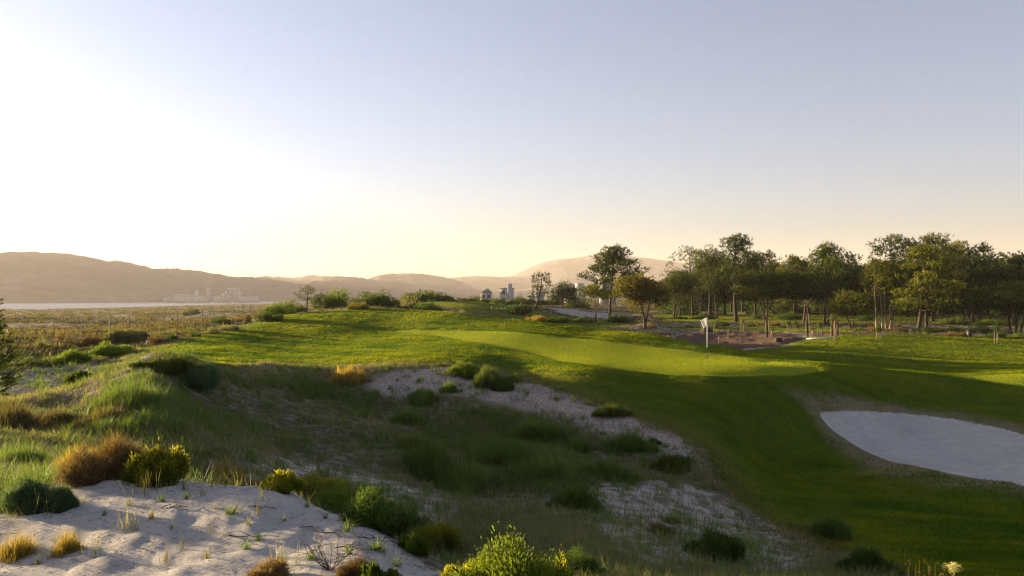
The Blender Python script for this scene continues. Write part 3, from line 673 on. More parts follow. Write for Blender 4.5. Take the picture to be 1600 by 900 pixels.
# (name, px, distance or ('row', r), top row, width px, style, crown base, bark, material, options, label)
FRONT = [
 ('pine_tree', 480, 74, 446, 42, 'layer', .36, 'pine_olive', dict(nb=15, r=.07, per=30, ln=.24, wd=.05, blob=.95), 'small open crowned pine alone among the bushes at the left end of the mown hill', None),
 ('pine_tree', 842, 128, 425, 44, 'layer', .38, 'pine', dict(nb=17, r=.15, per=26, blob=.95, trunks=((-.6, 0, .5, 0),)), 'slim pine with leaning dark trunk left of the far white sand', None),
 ('pine_tree', 880, 165, 439, 38, 'round', .12, 'pine_dark', dict(nb=22, r=.16, per=22, blob=1.25), 'dense rounded dark pine just behind the slim leaning pine', None),
 ('pine_tree', 957, 116, 384, 90, 'layer', .34, 'pine', dict(nb=34, r=.21, per=34, blob=.98, trunks=((-.35, 0, .35, 0),)), 'tallest lone pine with broad layered crown right of the far white sand', None),
 ('pine_tree', 930, 108, 441, 54, 'umbrella', .42, 'pine_olive', dict(nb=16, r=.09, per=26, blob=.9), 'low olive pine with a thin pale stem under the tall lone pine', None),
 ('acacia_tree', 1002, 91, 431, 88, 'irregular', .30, 'acacia', dict(nb=46, r=.16, per=44, ln=.3, wd=.09, blob=1.15, trunks=((.35, 0, -.9, 0), (.35, 0, 1.3, 0)), asym=.05), 'orange green drooping tree with leaning trunk in front of the tall lone pine', None),
 ('pine_tree', 1052, 132, 418, 54, 'round', .34, 'pine', dict(nb=20, r=.15, per=24, blob=1.05, trunks=((0, 0, .3, 0), (.4, 0, 2.2, 0))), 'low pine with a second stem leaning right at the left end of the wood', GW),
 ('pine_tree', 1088, 142, 384, 66, 'pine', .42, 'pine_olive', dict(nb=30, r=.19, per=20, blob=.9, trunks=((-.8, 0, -1.2, 0), (.7, 0, 1.2, 0))), 'thin crowned olive pine with bare twigs at the top left corner of the wood', GW),
 ('pine_tree', 1112, 136, 392, 60, 'pine', .40, 'pine', dict(nb=28, r=.18, per=24, trunks=((-.5, 0, .3, 0), (1.0, 0, -.9, 0))), 'twin stemmed pine between the twiggy olive pine and the tall dark trunk', GW),
 ('pine_tree', 1151, 118, 366, 62, 'pine', .45, 'pine', dict(nb=32, r=.26, per=30, blob=1.0), 'tall pine with thick dark trunk and high rounded crown left of the umbrella pine', GW),
 ('stone_pine', 1198, 112, 421, 100, 'umbrella', .40, 'pine', dict(nb=40, r=.17, per=34, ln=.34, trunks=((-.2, 0, .2, 0), (-.2, 0, -2.4, 0), (-.2, 0, 2.4, 0))), 'wide umbrella pine with pale forking limbs in front of the wood', GW),
 ('stone_pine', 1258, 118, 424, 74, 'umbrella', .38, 'pine_dark', dict(nb=30, r=.22, per=34, ln=.34), 'dark umbrella pine touching the wide umbrella pine on its right', GW),
 ('pine_tree', 1291, 108, 382, 68, 'pine', .42, 'pine', dict(nb=34, r=.18, per=30, trunks=((-.3, 0, -.2, 0), (.35, 0, .3, 0))), 'tall pine with two close straight trunks behind the staked young trees', GW),
 ('pine_tree', 1331, 99, 455, 66, 'round', .30, 'pine_olive', dict(nb=20, r=.09, per=34, ln=.3, blob=1.15, trunks=((-.2, 0, -1.3, 0), (.2, 0, 1.2, 0))), 'low spreading olive pine with crooked forked stem on bare ground', GW),
 ('pine_tree', 1380, 96, 407, 60, 'round', .50, 'pine_olive', dict(nb=28, r=.12, per=36, blob=1.05, trunks=((-.9, 0, -1.0, 0), (-.3, 0, -.2, 0), (.3, 0, .5, 0), (.9, .3, 1.8, 0))), 'pine clump of four slender pale trunks rising from one foot', GW),
 ('pine_tree', 1440, 92, 384, 100, 'layer', .24, 'pine_olive', dict(nb=44, r=.24, per=30, trunks=((-.5, 0, .5, 0), (.9, .4, 1.0, .4)), blob=1.0), 'large olive green pine with thick leaning trunk nearest the mown turf', GW),
 ('stone_pine', 1586, 92, 444, 112, 'umbrella', .45, 'pine', dict(nb=38, r=.13, per=36, ln=.32, trunks=((-.5, 0, -1.6, 0), (.2, 0, .6, 0), (.6, 0, 2.2, 0))), 'low umbrella pine at the right edge behind the bench', GW),
]
for idx, (nm, px, d, top, wpx, style, cb, mat, kw, lab, grp) in enumerate(FRONT):
    loc = spot(px, d); H = CZ+(HOR-top)/F*d-loc[2]; W = wpx/F*d*1.1
    mb, cr = make_tree(H, W, cb, style, 100+idx, **kw)
    t_ = tree_obj(nm, mb, cr, mat, 'bark_pale' if idx == 14 else 'bark', lab, 'tree', grp, loc)
# taller trees just behind the front row, each told by its place against the front ones
protos = []
for q, (H, W, style, cb, kw) in enumerate([(12.5, 7.2, 'pine', .24, dict(nb=30, r=.2, per=17, blob=1.05)), (11, 8.2, 'round', .20, dict(nb=30, r=.2, per=17, blob=1.15)),
        (12, 6.2, 'pine', .30, dict(nb=26, r=.19, per=18, trunks=((0, 0, .8, 0),))), (9.0, 10.5, 'umbrella', .42, dict(nb=34, r=.22, per=19)), (10.5, 7.0, 'pine', .18, dict(nb=32, r=.2, per=16, blob=1.1))]):
    protos.append((H, W, make_tree(H, W, cb, style, 300+q, ln=.5, wd=.11, **kw)))
SECOND = [ # px, distance, top row, prototype, material, label
 (1132, 150, 398, 1, 'pine_dark', 'dark pine filling the gap left of the tall thick trunked pine'),
 (1180, 150, 392, 0, 'pine_dark', 'dark pine whose top shows right beside the tallest crown at the left of the wood'),
 (1208, 155, 391, 2, 'pine', 'pine top rising straight above the wide umbrella pine'),
 (1241, 140, 397, 4, 'pine_olive', 'olive pine top between the umbrella pine and the twin trunk pine'),
 (1264, 160, 404, 1, 'pine_dark', 'dark pine close behind the dark umbrella pine'),
 (1322, 150, 393, 2, 'pine_dark', 'dark pine reaching right out of the tall twin trunk pine'),
 (1350, 150, 412, 1, 'pine_dark', 'dark rounded pine in the dip of the tree line'),
 (1392, 130, 367, 0, 'pine', 'high sunlit pine top above the four trunk clump'),
 (1418, 145, 372, 2, 'pine_dark', 'dark pine right behind the high sunlit top'),
 (1456, 128, 364, 0, 'pine_olive', 'highest olive top behind the large leaning pine'),
 (1488, 132, 376, 4, 'pine_olive', 'thin topped pine right of the large leaning pine'),
 (1512, 145, 380, 1, 'pine_dark', 'dark pine between two thin topped pines on the right'),
 (1546, 130, 379, 2, 'pine', 'pine with flat cloud like top near the right of the wood'),
 (1520, 122, 402, 3, 'pine_dark', 'broad dark umbrella pine under the flat cloud like top'),
 (1585, 120, 397, 3, 'pine_dark', 'massive dark umbrella crown at the right end of the wood'),
 (1634, 124, 392, 1, 'pine_dark', 'dark pine cut by the right edge of the picture'),
]
first = {}
def wood_tree(px, d, top, pi, mat, label, group, squash=1.0):
    H, W, (mb, cr) = protos[pi]; loc = spot(px, d); s_ = (CZ+(HOR-top)/F*d-loc[2])/H
    if pi not in first:
        first[pi] = tree_obj('pine_tree' if pi != 3 else 'stone_pine', mb, cr, mat, 'bark', label, 'tree', group, loc, RS.uniform(0, 6.28), s_); return
    copy_tree(first[pi], label, loc, RS.uniform(0, 6.28), (s_*squash, s_*squash, s_), group, mat)
for px, d, top, pi, mat, lab in SECOND: wood_tree(px, d, top, pi, mat, lab, 'pines rising behind the front row', 1.0)
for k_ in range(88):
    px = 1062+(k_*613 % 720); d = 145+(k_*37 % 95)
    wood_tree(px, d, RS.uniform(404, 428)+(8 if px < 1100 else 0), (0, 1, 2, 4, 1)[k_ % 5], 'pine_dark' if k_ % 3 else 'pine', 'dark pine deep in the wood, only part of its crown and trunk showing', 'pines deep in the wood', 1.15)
# ---------------------------------------------------------------- bushes
def bush_mesh(name, w, h, mat, seed, leaf='needle', ln=.1, wd=.02, per=None, n=2600, lobes=9, flat=.0, stems=True, up=.7, tone=.42, depth=1.0):
    """many leaves over overlapping lobes; open, uneven outline. returns foliage mesh and stem mesh"""
    rs = np.random.RandomState(seed); C = []; D = []; T = []; VV = []
    Ls = []
    lobes = int(lobes*1.5)
    for i in range(lobes):
        a = rs.uniform(0, 6.28); f = math.sqrt(rs.rand())*.92; rx = w*rs.uniform(.08, .20); top_ = h*(1-.60*f**1.6)*rs.uniform(.55, 1.15)
        Ls.append((w/2*f*math.cos(a), w/2*f*math.sin(a)*depth, top_*.42, rx, top_*.62))
    tot = sum(l_[3]**2 for l_ in Ls)
    for (cx, cy_, cz, rx, rz) in Ls:
        k = int(n*rx*rx/tot); v = unit(rs.normal(size=(k, 3))); v[:, 2] = v[:, 2]*.85+.15
        q = (.40+.6*rs.rand(k)**.6+np.where(rs.rand(k) < .10, .35*rs.rand(k), 0))[:, None]; P = v*q*np.array([rx, rx*depth, rz])+np.array([cx, cy_, cz]); P[:, 2] = np.abs(P[:, 2])*.98+.005
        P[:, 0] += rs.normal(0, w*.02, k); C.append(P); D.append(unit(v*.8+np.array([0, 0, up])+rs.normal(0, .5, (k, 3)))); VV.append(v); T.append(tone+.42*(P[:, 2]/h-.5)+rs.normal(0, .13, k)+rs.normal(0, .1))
    C = np.concatenate(C); D = np.concatenate(D); T = np.clip(np.concatenate(T), 0, 1); k = len(C)
    L = ln*rs.uniform(.55, 1.25, k); fn_ = tris if leaf == 'needle' else diamonds
    VV = unit(np.concatenate(VV))
    V, Fq = shell_leaves(C, VV, L, wd*rs.uniform(.7, 1.4, k), rs, .55) if leaf == 'needle' and up <= 1.2 else fn_(C, L, wd*rs.uniform(.7, 1.3, k), D, rs)
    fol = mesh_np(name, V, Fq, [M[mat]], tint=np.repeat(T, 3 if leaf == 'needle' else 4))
    st = None
    if stems:
        mb = MB()
        for i in range(12):
            l_ = Ls[i % len(Ls)]; limb(mb, (rs.normal(0, w*.04), rs.normal(0, w*.04), -.03), (l_[0]+rs.normal(0, w*.05), l_[1], l_[2]), max(.004, w*.012), max(.002, w*.004), rs, sag=-.05, seg=5, k=5)
        st = mb.mesh('stem', M['twig'], True)
    return fol, st
def clump_mesh(w, h, mat, seed, n=3000, bw=.012, tone=.45, depth=1.0):
    rs = np.random.RandomState(seed); nt = max(8, min(160, int(n/45))); a = rs.uniform(0, 6.28, nt); f = np.sqrt(rs.rand(nt))
    lim = 1+.35*np.sin(a*2+seed)+.25*np.sin(a*5+seed*2); tx = w/2*f*np.cos(a)*lim*.95; ty = w/2*f*np.sin(a)*lim*depth; th_ = h*(1.05-.6*f**1.5)*rs.uniform(.45, 1.15, nt); nb = 36
    k = nt*nb; sp = w*.035+.012; B = np.stack([np.repeat(tx, nb)+rs.normal(0, sp, k), np.repeat(ty, nb)+rs.normal(0, sp, k), np.full(k, -.03)], 1)
    az = rs.uniform(0, 6.28, k); ln_ = np.abs(rs.normal(.32, .28, k)); hh = np.repeat(th_, nb)*rs.uniform(.5, 1.2, k)
    V, Fs = blades(B, hh, bw*rs.uniform(.7, 1.3, k), az, ln_)
    return mesh_np('blades', V, Fs, [M[mat]], tint=np.repeat(np.clip(np.repeat(rs.normal(tone, .16, nt), nb)+rs.normal(0, .13, k), 0, 1), 5))
def put_bush(nm, label, cat, group, loc, fol, st, rz=0, sc=1):
    r_ = bpy.data.objects.new(nm, None); COL.objects.link(r_); r_.location = loc; r_.rotation_euler[2] = rz; r_.scale = sc if hasattr(sc, '__len__') else (sc,)*3
    tag(r_, label, cat, group); link('foliage', fol, r_)
    if st: link('stem', st, r_)
    return r_
def bush_at(nm, px, row, wpx, hpx, mat, label, group=None, cat='bush', d=None, **kw):
    if d is None: x, d, _ = hit(px, row); 
    else: x = (px-800)/F*d
    z = float(ground_z(x, d)); W, Hh = wpx/F*d, hpx/F*d
    kw.setdefault('ln', max(.05, W*.07)); kw.setdefault('wd', kw['ln']*.3)
    if nm in ('tussock', 'grass_tuft'):
        if mat == 'bush_dark': mat = 'tuss'; kw['tone'] = .18
        o_ = link(nm, clump_mesh(W, Hh*1.15, mat, int(px*7+row), kw.get('n', 3000), max(.0028, .00060*d), kw.get('tone', .45)), loc=(x, d, z)); return tag(o_, label, cat, group)
    f_, s_ = bush_mesh('foliage', W, Hh, mat, int(px*7+row), **kw)
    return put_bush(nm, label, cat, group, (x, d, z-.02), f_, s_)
# left plain and the far ridge
GL = 'bushes beyond the hill'
for a in [
 ('bush', 346, 507, 30, 19, 'bush_dark', 'round dark green bush standing by the wire fence posts', dict(lobes=12, n=3500)),
 ('bush', 301, 492, 20, 14, 'bush_dark', 'small dark bush above the fence near the estuary', dict()),
 ('bush', 290, 495, 16, 9, 'pale', 'small pale bush left of the small dark bush near the estuary', dict()),
 ('bush', 200, 534, 62, 28, 'pale', 'wide pale olive bush behind the wire fence', dict(lobes=14, n=5000)),
 ('bush', 384, 503, 20, 16, 'brown', 'dark reddish bush where the fence meets the mown hill', dict()),
 ('bush', 102, 540, 26, 32, 'brown', 'upright rusty bush beside the track end', dict(tone=.3)),
 ('bush', 66, 545, 26, 26, 'pale', 'upright pale bush left of the rusty bush', dict()),
 ('bush', 140, 540, 40, 20, 'brown', 'low rusty bush right of the upright rusty one', dict(tone=.25)),
 ('bush', 268, 533, 22, 15, 'bush_dark', 'small dark bush at the left foot of the mown hill', dict()),
 ('bush', 303, 526, 22, 14, 'bush_dark', 'second small dark bush up the left edge of the mown hill', dict()),
 ('bush', 247, 536, 30, 16, 'brown', 'tangled brown bush left of the small dark bushes', dict(tone=.3)),
 ('bush', 330, 522, 26, 13, 'pale', 'pale dry bush halfway up the left edge of the mown hill', dict()),
 ('bush', 360, 517, 30, 12, 'pale', 'yellowish low bush just below the round dark one', dict()),
 ('bush', 110, 566, 62, 22, 'bush_bright', 'bright green low shrub on the far bank of the sandy track', dict(lobes=14, n=5000)),
 ('bush', 176, 557, 66, 19, 'bush_bright', 'wide bright green shrub right of the other one on the track bank', dict(lobes=14, n=5000)),
 ('bush', 60, 572, 60, 17, 'bush', 'low dull green shrub under the young pine', dict(lobes=12)),
 ('bush', 222, 572, 36, 15, 'bush_dark', 'dark green clump at the right end of the sandy track', dict()),
 ('bush', 128, 598, 34, 18, 'bush', 'spiky green tuft in the middle of the sandy track', dict(up=1.4, ln=.3)),
]: bush_at(a[0], a[1], a[2], a[3], a[4], a[5], a[6], GL, **a[7])
for px, row, wd_, hp, d, mat, lab in [
 (437, 489, 46, 22, 68, 'bush_bright', 'bright yellow green bush at the left end of the ridge bushes'),
 (420, 503, 40, 18, 60, 'bush', 'low dark green clump under the bright left bush'),
 (437, 480, 44, 14, 95, 'bush_dark', 'dark mounded bush behind the bright left bush'),
 (458, 488, 34, 18, 71, 'bush', 'olive bush at the foot of the small open pine'),
 (508, 486, 40, 22, 74, 'bush', 'olive bush right of the small open pine'),
 (534, 480, 56, 24, 76, 'bush_bright', 'largest rounded green bush on the ridge'),
 (577, 480, 48, 21, 78, 'bush', 'green bush right of the largest ridge bush'),
 (602, 486, 44, 20, 72, 'bush_dark', 'dark brownish bush before the patch of bare sand'),
 (562, 487, 34, 10, 67, 'acacia', 'small golden bush on the crest of the mown hill'),
 (640, 480, 46, 20, 84, 'pale', 'dry grassy bush above the bare sand patch'),
 (665, 484, 44, 18, 80, 'bush_dark', 'dark bush right of the bare sand patch'),
 (625, 470, 40, 14, 105, 'brown', 'brownish bush on the far skyline'),
 (668, 466, 74, 17, 135, 'bush', 'long olive thicket on the far skyline'),
 (648, 467, 46, 11, 140, 'bush_bright', 'low green bush at the left of the far thicket'),
 (722, 466, 40, 11, 170, 'pale', 'pale low bush behind the far green mound'),
 (742, 464, 30, 12, 170, 'bush', 'dull green bush right behind the far green mound'),
 (775, 470, 34, 8, 155, 'bush_dark', 'dark bush in front of the white houses'),
 (756, 472, 24, 7, 150, 'bush', 'small bush left in front of the white houses'),
 (790, 474, 40, 8, 145, 'bush_dark', 'flat dark scrub right of the far green mound'),
 (815, 468, 36, 12, 175, 'bush', 'bush under the slim pine trunk'),
 (812, 462, 12, 14, 210, 'bush_dark', 'small dark upright tree like bush beside the houses'),
 (860, 470, 34, 12, 175, 'bush_dark', 'dark bush at the foot of the rounded pine'),
 (905, 478, 36, 16, 165, 'bush', 'olive bush behind the far white sand'),
 (720, 492, 34, 13, 84, 'pale', 'tall dry grass clump on the back of the mown hill'),
 (748, 496, 34, 12, 82, 'bush_dark', 'dark clump on the back slope beside dry grass'),
 (775, 500, 40, 9, 78, 'pale', 'pale dry clump lower on the back slope'),
 (795, 484, 60, 13, 112, 'bush_dark', 'long dark scrub on the slope under the slim pine'),
 (836, 510, 30, 11, 60, 'gold', 'small golden grass mound at the far edge of the putting green'),
 (792, 507, 20, 12, 66, 'pale', 'small pale tuft left of the golden grass mound'),
 (870, 500, 36, 8, 100, 'bush_dark', 'dark scrub before the far white sand'),
 (912, 503, 30, 9, 102, 'bush_dark', 'dark rounded scrub under the low olive pine'),
 (965, 505, 44, 10, 108, 'bush_dark', 'scrub around the foot of the tall lone pine'),
 (1016, 512, 16, 9, 92, 'twig_bush', 'dark stump like clump beside the leaning trunk'),
]:
    bush_at('bush', px, row, wd_*1.1, hp*1.3, 'brown' if mat == 'twig_bush' else mat, lab, GL, d=d, lobes=10, n=2600)
# scrub in front of the wood
GS = 'scrub in front of the wood'
for px, row, wd_, hp, d, mat, lab in [
 (1122, 503, 30, 12, 104, 'bush', 'rounded green bush just above the flag'),
 (1078, 508, 12, 5, 98, 'bush_dark', 'tiny dark round bush left above the flag'),
 (1098, 487, 40, 8, 128, 'bush', 'low green scrub under the twin stemmed pine'),
 (1062, 487, 26, 7, 128, 'bush_dark', 'low scrub under the low two stemmed pine'),
 (1175, 498, 14, 5, 104, 'bush_dark', 'tiny dark bush between thick trunk and umbrella pine'),
 (1209, 499, 22, 8, 106, 'brown', 'brown bush at the foot of the wide umbrella pine'),
 (1236, 503, 26, 7, 100, 'bush_dark', 'dark low scrub left of the pale palm'),
 (1343, 508, 24, 7, 92, 'bush_bright', 'small bright bush below the low spreading pine'),
 (1365, 506, 30, 9, 94, 'brown', 'brown scrub left of the four trunk clump'),
 (1400, 508, 34, 7, 92, 'brown', 'brown scrub between four trunk clump and leaning pine'),
 (1452, 508, 44, 9, 90, 'bush_dark', 'dark scrub around the foot of the large leaning pine'),
 (1497, 508, 44, 9, 92, 'bush_dark', 'dark flat scrub right of the large leaning pine'),
 (1495, 518, 40, 8, 82, 'brown', 'dark red brown scrub left of the litter bin'),
 (1527, 512, 44, 18, 87, 'bush_dark', 'big dark bush behind the litter bin'),
 (1556, 518, 30, 10, 82, 'bush_dark', 'dark bush between litter bin and bench'),
 (1585, 518, 26, 9, 80, 'bush_bright', 'small green bush behind the bench'),
 (1610, 516, 40, 14, 82, 'bush_dark', 'dark bush right of the bench at the picture edge'),
 (1350, 485, 30, 14, 125, 'bush_dark', 'shadowed undergrowth between forked pine and four trunk clump'),
 (1490, 485, 50, 14, 118, 'bush', 'undergrowth at the wood edge right of the leaning pine'),
 (1545, 487, 44, 13, 116, 'bush_bright', 'lit undergrowth before the massive dark crown'),
 (1235, 482, 40, 14, 128, 'bush_dark', 'shadowed undergrowth between the umbrella pines'),
 (1185, 484, 26, 12, 128, 'bush_dark', 'shadowed undergrowth left of the umbrella pine trunk'),
]: bush_at('bush', px, row, wd_, hp, mat, lab, GS, d=d, lobes=9, n=1800)
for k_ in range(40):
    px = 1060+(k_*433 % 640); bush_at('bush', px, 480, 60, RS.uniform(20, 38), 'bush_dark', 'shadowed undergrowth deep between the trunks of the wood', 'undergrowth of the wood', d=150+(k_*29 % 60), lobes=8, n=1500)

# the scarp and the slack
GT = 'plants of the shaded hollow'
for a in [
 ('shrub', 727, 588, 52, 24, 'bush_bright', 'sunlit bright green shrub on the rim where sand meets turf', dict(n=9000, lobes=12, ln=.10, wd=.022)),
 ('shrub', 765, 606, 50, 36, 'bush', 'dull green rounded shrub right of the bright rim shrub', dict(n=9000, lobes=12, ln=.09, wd=.02)),
 ('shrub', 800, 593, 26, 14, 'bush_bright', 'small yellow green shrub right of the two rim shrubs', dict(n=3500, ln=.08, wd=.02)),
 ('shrub', 786, 610, 40, 20, 'bush_dark', 'dark low shrub under the dull rounded one', dict(n=4500, ln=.08, wd=.02)),
 ('tussock', 661, 630, 54, 26, 'tuss', 'spiky dark green tussock on the pale scarp, larger of two', dict(n=6000, up=1.6, ln=.30, wd=.014)),
 ('tussock', 702, 616, 26, 17, 'tuss', 'small round green tussock right of the larger spiky one', dict(n=3000, up=1.6, ln=.2, wd=.012)),
 ('tussock', 636, 658, 40, 24, 'tuss', 'green tussock down left of the spiky pair', dict(n=4500, up=1.5, ln=.26, wd=.013)),
 ('tussock', 858, 682, 50, 32, 'bush_dark', 'deep green clump at the right top of the hollow', dict(n=8000, up=1.4, ln=.22, wd=.014)),
 ('tussock', 826, 678, 44, 28, 'tuss', 'mid green clump left of the deep green one', dict(n=6000, up=1.5, ln=.24, wd=.014)),
 ('tussock', 955, 655, 50, 16, 'bush', 'flat green clump on the pale sand strip', dict(n=4500, up=1.2, ln=.16, wd=.014)),
 ('tussock', 985, 703, 60, 28, 'bush_dark', 'leafy dark clump at the right side of the hollow', dict(n=7000, up=1.0, ln=.13, wd=.025)),
 ('tussock', 1020, 697, 20, 13, 'bush_dark', 'tiny dark clump just right of the leafy dark one', dict(n=1800, ln=.1, wd=.02)),
 ('tussock', 1052, 728, 66, 24, 'bush', 'wide low clump at the right end of the sand strip', dict(n=7000, up=1.2, ln=.15, wd=.018)),
 ('tussock', 905, 700, 40, 22, 'tuss', 'grassy clump between deep green and leafy dark clumps', dict(n=5000, up=1.5, ln=.22, wd=.012)),
 ('tussock', 785, 720, 110, 40, 'bush_dark', 'broad dark green mound in the middle of the hollow', dict(n=16000, up=1.4, ln=.22, wd=.015, lobes=16)),
 ('tussock', 668, 738, 90, 46, 'bush_dark', 'large deep green mound at the left of the hollow floor', dict(n=14000, up=1.4, ln=.20, wd=.015, lobes=14)),
 ('tussock', 726, 760, 100, 46, 'tuss', 'shaggy green mound below the broad dark one', dict(n=14000, up=1.5, ln=.24, wd=.013, lobes=14)),
 ('tussock', 650, 706, 60, 26, 'tuss', 'shaggy clump above the large deep green mound', dict(n=6000, up=1.5, ln=.22, wd=.013)),
 ('tussock', 900, 790, 64, 36, 'bush_dark', 'dark green clump beside the bare lower sand', dict(n=9000, up=1.4, ln=.18, wd=.014)),
 ('tussock', 853, 742, 90, 36, 'tuss', 'grassy mound right of the hollow centre', dict(n=12000, up=1.5, ln=.22, wd=.013, lobes=14)),
 ('tussock', 950, 748, 70, 34, 'tuss', 'grassy mound under the leafy dark clump', dict(n=9000, up=1.5, ln=.22, wd=.013)),
 ('shrub', 1120, 874, 78, 52, 'bush_dark', 'round deep green shrub on the pale lower sand', dict(n=17000, up=1.1, ln=.09, wd=.011, lobes=14)),
 ('shrub', 1357, 902, 90, 46, 'bush_dark', 'dark green shrub cut by the bottom edge on the right', dict(n=15000, up=1.1, ln=.09, wd=.011, lobes=14)),
 ('tussock', 1300, 838, 50, 36, 'bush_dark', 'dark spiky clump where the scrub meets the turf', dict(n=7000, up=1.5, ln=.16, wd=.010)),
 ('tussock', 1050, 815, 24, 15, 'tuss', 'small green tuft on the lower bare sand', dict(n=2200, up=1.5, ln=.14, wd=.010)),
 ('tussock', 1030, 834, 30, 26, 'brown', 'brown tuft left below the small green tuft', dict(n=2200, up=1.8, ln=.18, wd=.008, tone=.2)),
 ('shrub', 310, 600, 70, 44, 'bush_blue', 'blue green bush on the top of the grassy dune', dict(n=12000, up=1.3, ln=.20, wd=.014, lobes=14)),
 ('shrub', 268, 580, 60, 32, 'bush', 'olive bush left behind the blue green dune bush', dict(n=9000, up=1.3, ln=.2, wd=.014)),
 ('tussock', 200, 640, 110, 50, 'tuss', 'tall windblown marram grass on the left shoulder of the dune', dict(n=12000, up=1.4, ln=.42, wd=.010, lobes=14)),
 ('tussock', 170, 665, 70, 34, 'heath', 'golden windblown grass under the marram shoulder', dict(n=7000, up=1.4, ln=.36, wd=.009)),
 ('tussock', 545, 596, 44, 30, 'gold', 'straw coloured grass patch at the turf edge', dict(n=3500, up=2.0, ln=.3, wd=.009)),
 ('tussock', 20, 668, 80, 50, 'heath', 'tawny grass mound at the left picture edge', dict(n=9000, up=1.5, ln=.32, wd=.009, lobes=12)),
 ('tussock', 30, 728, 90, 40, 'tuss', 'green grass mound behind the blue green shrub', dict(n=9000, up=1.6, ln=.28, wd=.008, lobes=12)),
 ('tussock', 90, 655, 70, 26, 'heath', 'sparse tawny grass right of the left edge mound', dict(n=5000, up=1.6, ln=.26, wd=.008)),
]: bush_at(a[0], a[1], a[2], a[3], a[4], a[5], a[6], GT, cat='shrub' if a[0] == 'shrub' else 'grass clump', **a[7])

# foreground dune
GF = 'plants on the near dune'
for a in [
 ('shrub', 52, 797, 84, 54, 'bush_blue', 'dense blue green needle leaved shrub at the left, larger lobe', dict(n=22000, up=1.1, ln=.045, wd=.0055, lobes=14)),
 ('shrub', 97, 795, 42, 42, 'bush_blue', 'narrow blue green shrub touching the larger one', dict(n=9000, up=1.1, ln=.042, wd=.0055, lobes=9)),
 ('shrub', 165, 748, 104, 74, 'brown', 'dry rust brown bush on the dune crest', dict(n=17000, up=.9, ln=.13, wd=.0042, lobes=14, tone=.45)),
 ('shrub', 120, 745, 70, 40, 'gold', 'thin golden stems left of the rust brown bush', dict(n=3500, up=1.6, ln=.18, wd=.0042)),
 ('shrub', 252, 754, 90, 60, 'bush_yellow', 'yellow green leafy shrub right of the rust brown bush', dict(n=17000, leaf='leaf', ln=.045, wd=.016, lobes=16, tone=.35)),
 ('grass_tuft', 350, 753, 56, 38, 'gold', 'golden grass tuft right of the yellow green shrub', dict(n=1600, up=2.2, ln=.19, wd=.0035, lobes=5)),
 ('grass_tuft', 400, 760, 40, 26, 'heath', 'smaller olive gold tuft next to the golden one', dict(n=1200, up=2.0, ln=.13, wd=.0035, lobes=5)),
 ('shrub', 440, 766, 60, 32, 'bush_yellow', 'short yellow plant at the left of the crest shrub row', dict(n=5000, leaf='leaf', ln=.035, wd=.012)),
 ('shrub', 492, 778, 84, 46, 'bush_yellow', 'yellow topped shrub on the dune crest', dict(n=11000, leaf='leaf', ln=.035, wd=.012, lobes=14, tone=.5)),
 ('shrub', 543, 798, 92, 58, 'bush_bright', 'green shrub in the middle of the crest row', dict(n=15000, ln=.045, wd=.008, lobes=14)),
 ('shrub', 592, 824, 96, 66, 'bush_dark', 'dark green shrub lower in the crest row', dict(n=17000, ln=.045, wd=.007, lobes=14)),
 ('shrub', 518, 772, 60, 30, 'bush_yellow', 'yellow tipped cushion between the yellow topped and the green crest shrubs', dict(n=7000, leaf='leaf', ln=.03, wd=.011, lobes=12, tone=.6)),
 ('shrub', 570, 788, 60, 34, 'bush_bright', 'pale green shrub behind the dark green one in the crest row', dict(n=7000, ln=.04, wd=.007, lobes=12)),
 ('shrub', 640, 838, 66, 46, 'bush_dark', 'dark shrub in the dip above the lowest yellow green one', dict(n=9000, ln=.04, wd=.007, lobes=12)),
 ('shrub', 603, 792, 26, 18, 'bush_yellow', 'bright yellow cushion on top of the dark green shrub', dict(n=2500, leaf='leaf', ln=.03, wd=.01, tone=.75)),
 ('shrub', 628, 825, 34, 26, 'brown', 'small orange brown plant between dark and yellow green shrubs', dict(n=3500, ln=.03, wd=.006, tone=.8)),
 ('shrub', 682, 868, 74, 58, 'bush_yellow', 'yellow green shrub at the lower end of the crest row', dict(n=15000, leaf='leaf', ln=.035, wd=.011, lobes=14)),
 ('shrub', 645, 858, 46, 44, 'bush_bright', 'small green shrub left of the lowest yellow green one', dict(n=7000, ln=.035, wd=.007)),
 ('shrub', 905, 918, 96, 58, 'bush_dark', 'dark green dome right of the large sunlit shrub', dict(n=26000, ln=.04, wd=.006, lobes=14, up=1.2)),
 ('shrub', 590, 922, 56, 50, 'bush', 'small broad leaved green plant at the bottom edge', dict(n=2600, leaf='leaf', ln=.04, wd=.018, lobes=7)),
 ('grass_tuft', 24, 866, 58, 48, 'gold', 'thick golden grass tuft at the left edge of the sand', dict(n=2600, up=2.0, ln=.11, wd=.003, lobes=5)),
 ('grass_tuft', 106, 859, 40, 40, 'gold', 'leaning golden grass tuft right of the thick one', dict(n=1900, up=2.0, ln=.11, wd=.003, lobes=4)),
 ('grass_tuft', 8, 800, 30, 30, 'tuss', 'green tuft left of the blue green shrub', dict(n=1500, up=2.0, ln=.1, wd=.003, lobes=4)),
 ('shrub', 425, 905, 60, 34, 'brown', 'low twiggy plant with yellow tips at the bottom edge', dict(n=3000, ln=.05, wd=.004, lobes=8)),
 ('shrub', 560, 908, 60, 28, 'brown', 'pinkish dry stems left of the broad leaved plant', dict(n=2600, ln=.06, wd=.003, up=1.8)),
]: bush_at(a[0], a[1], a[2], a[3], a[4], a[5], a[6], GF, cat='shrub' if a[0] == 'shrub' else 'grass tuft', **a[7])
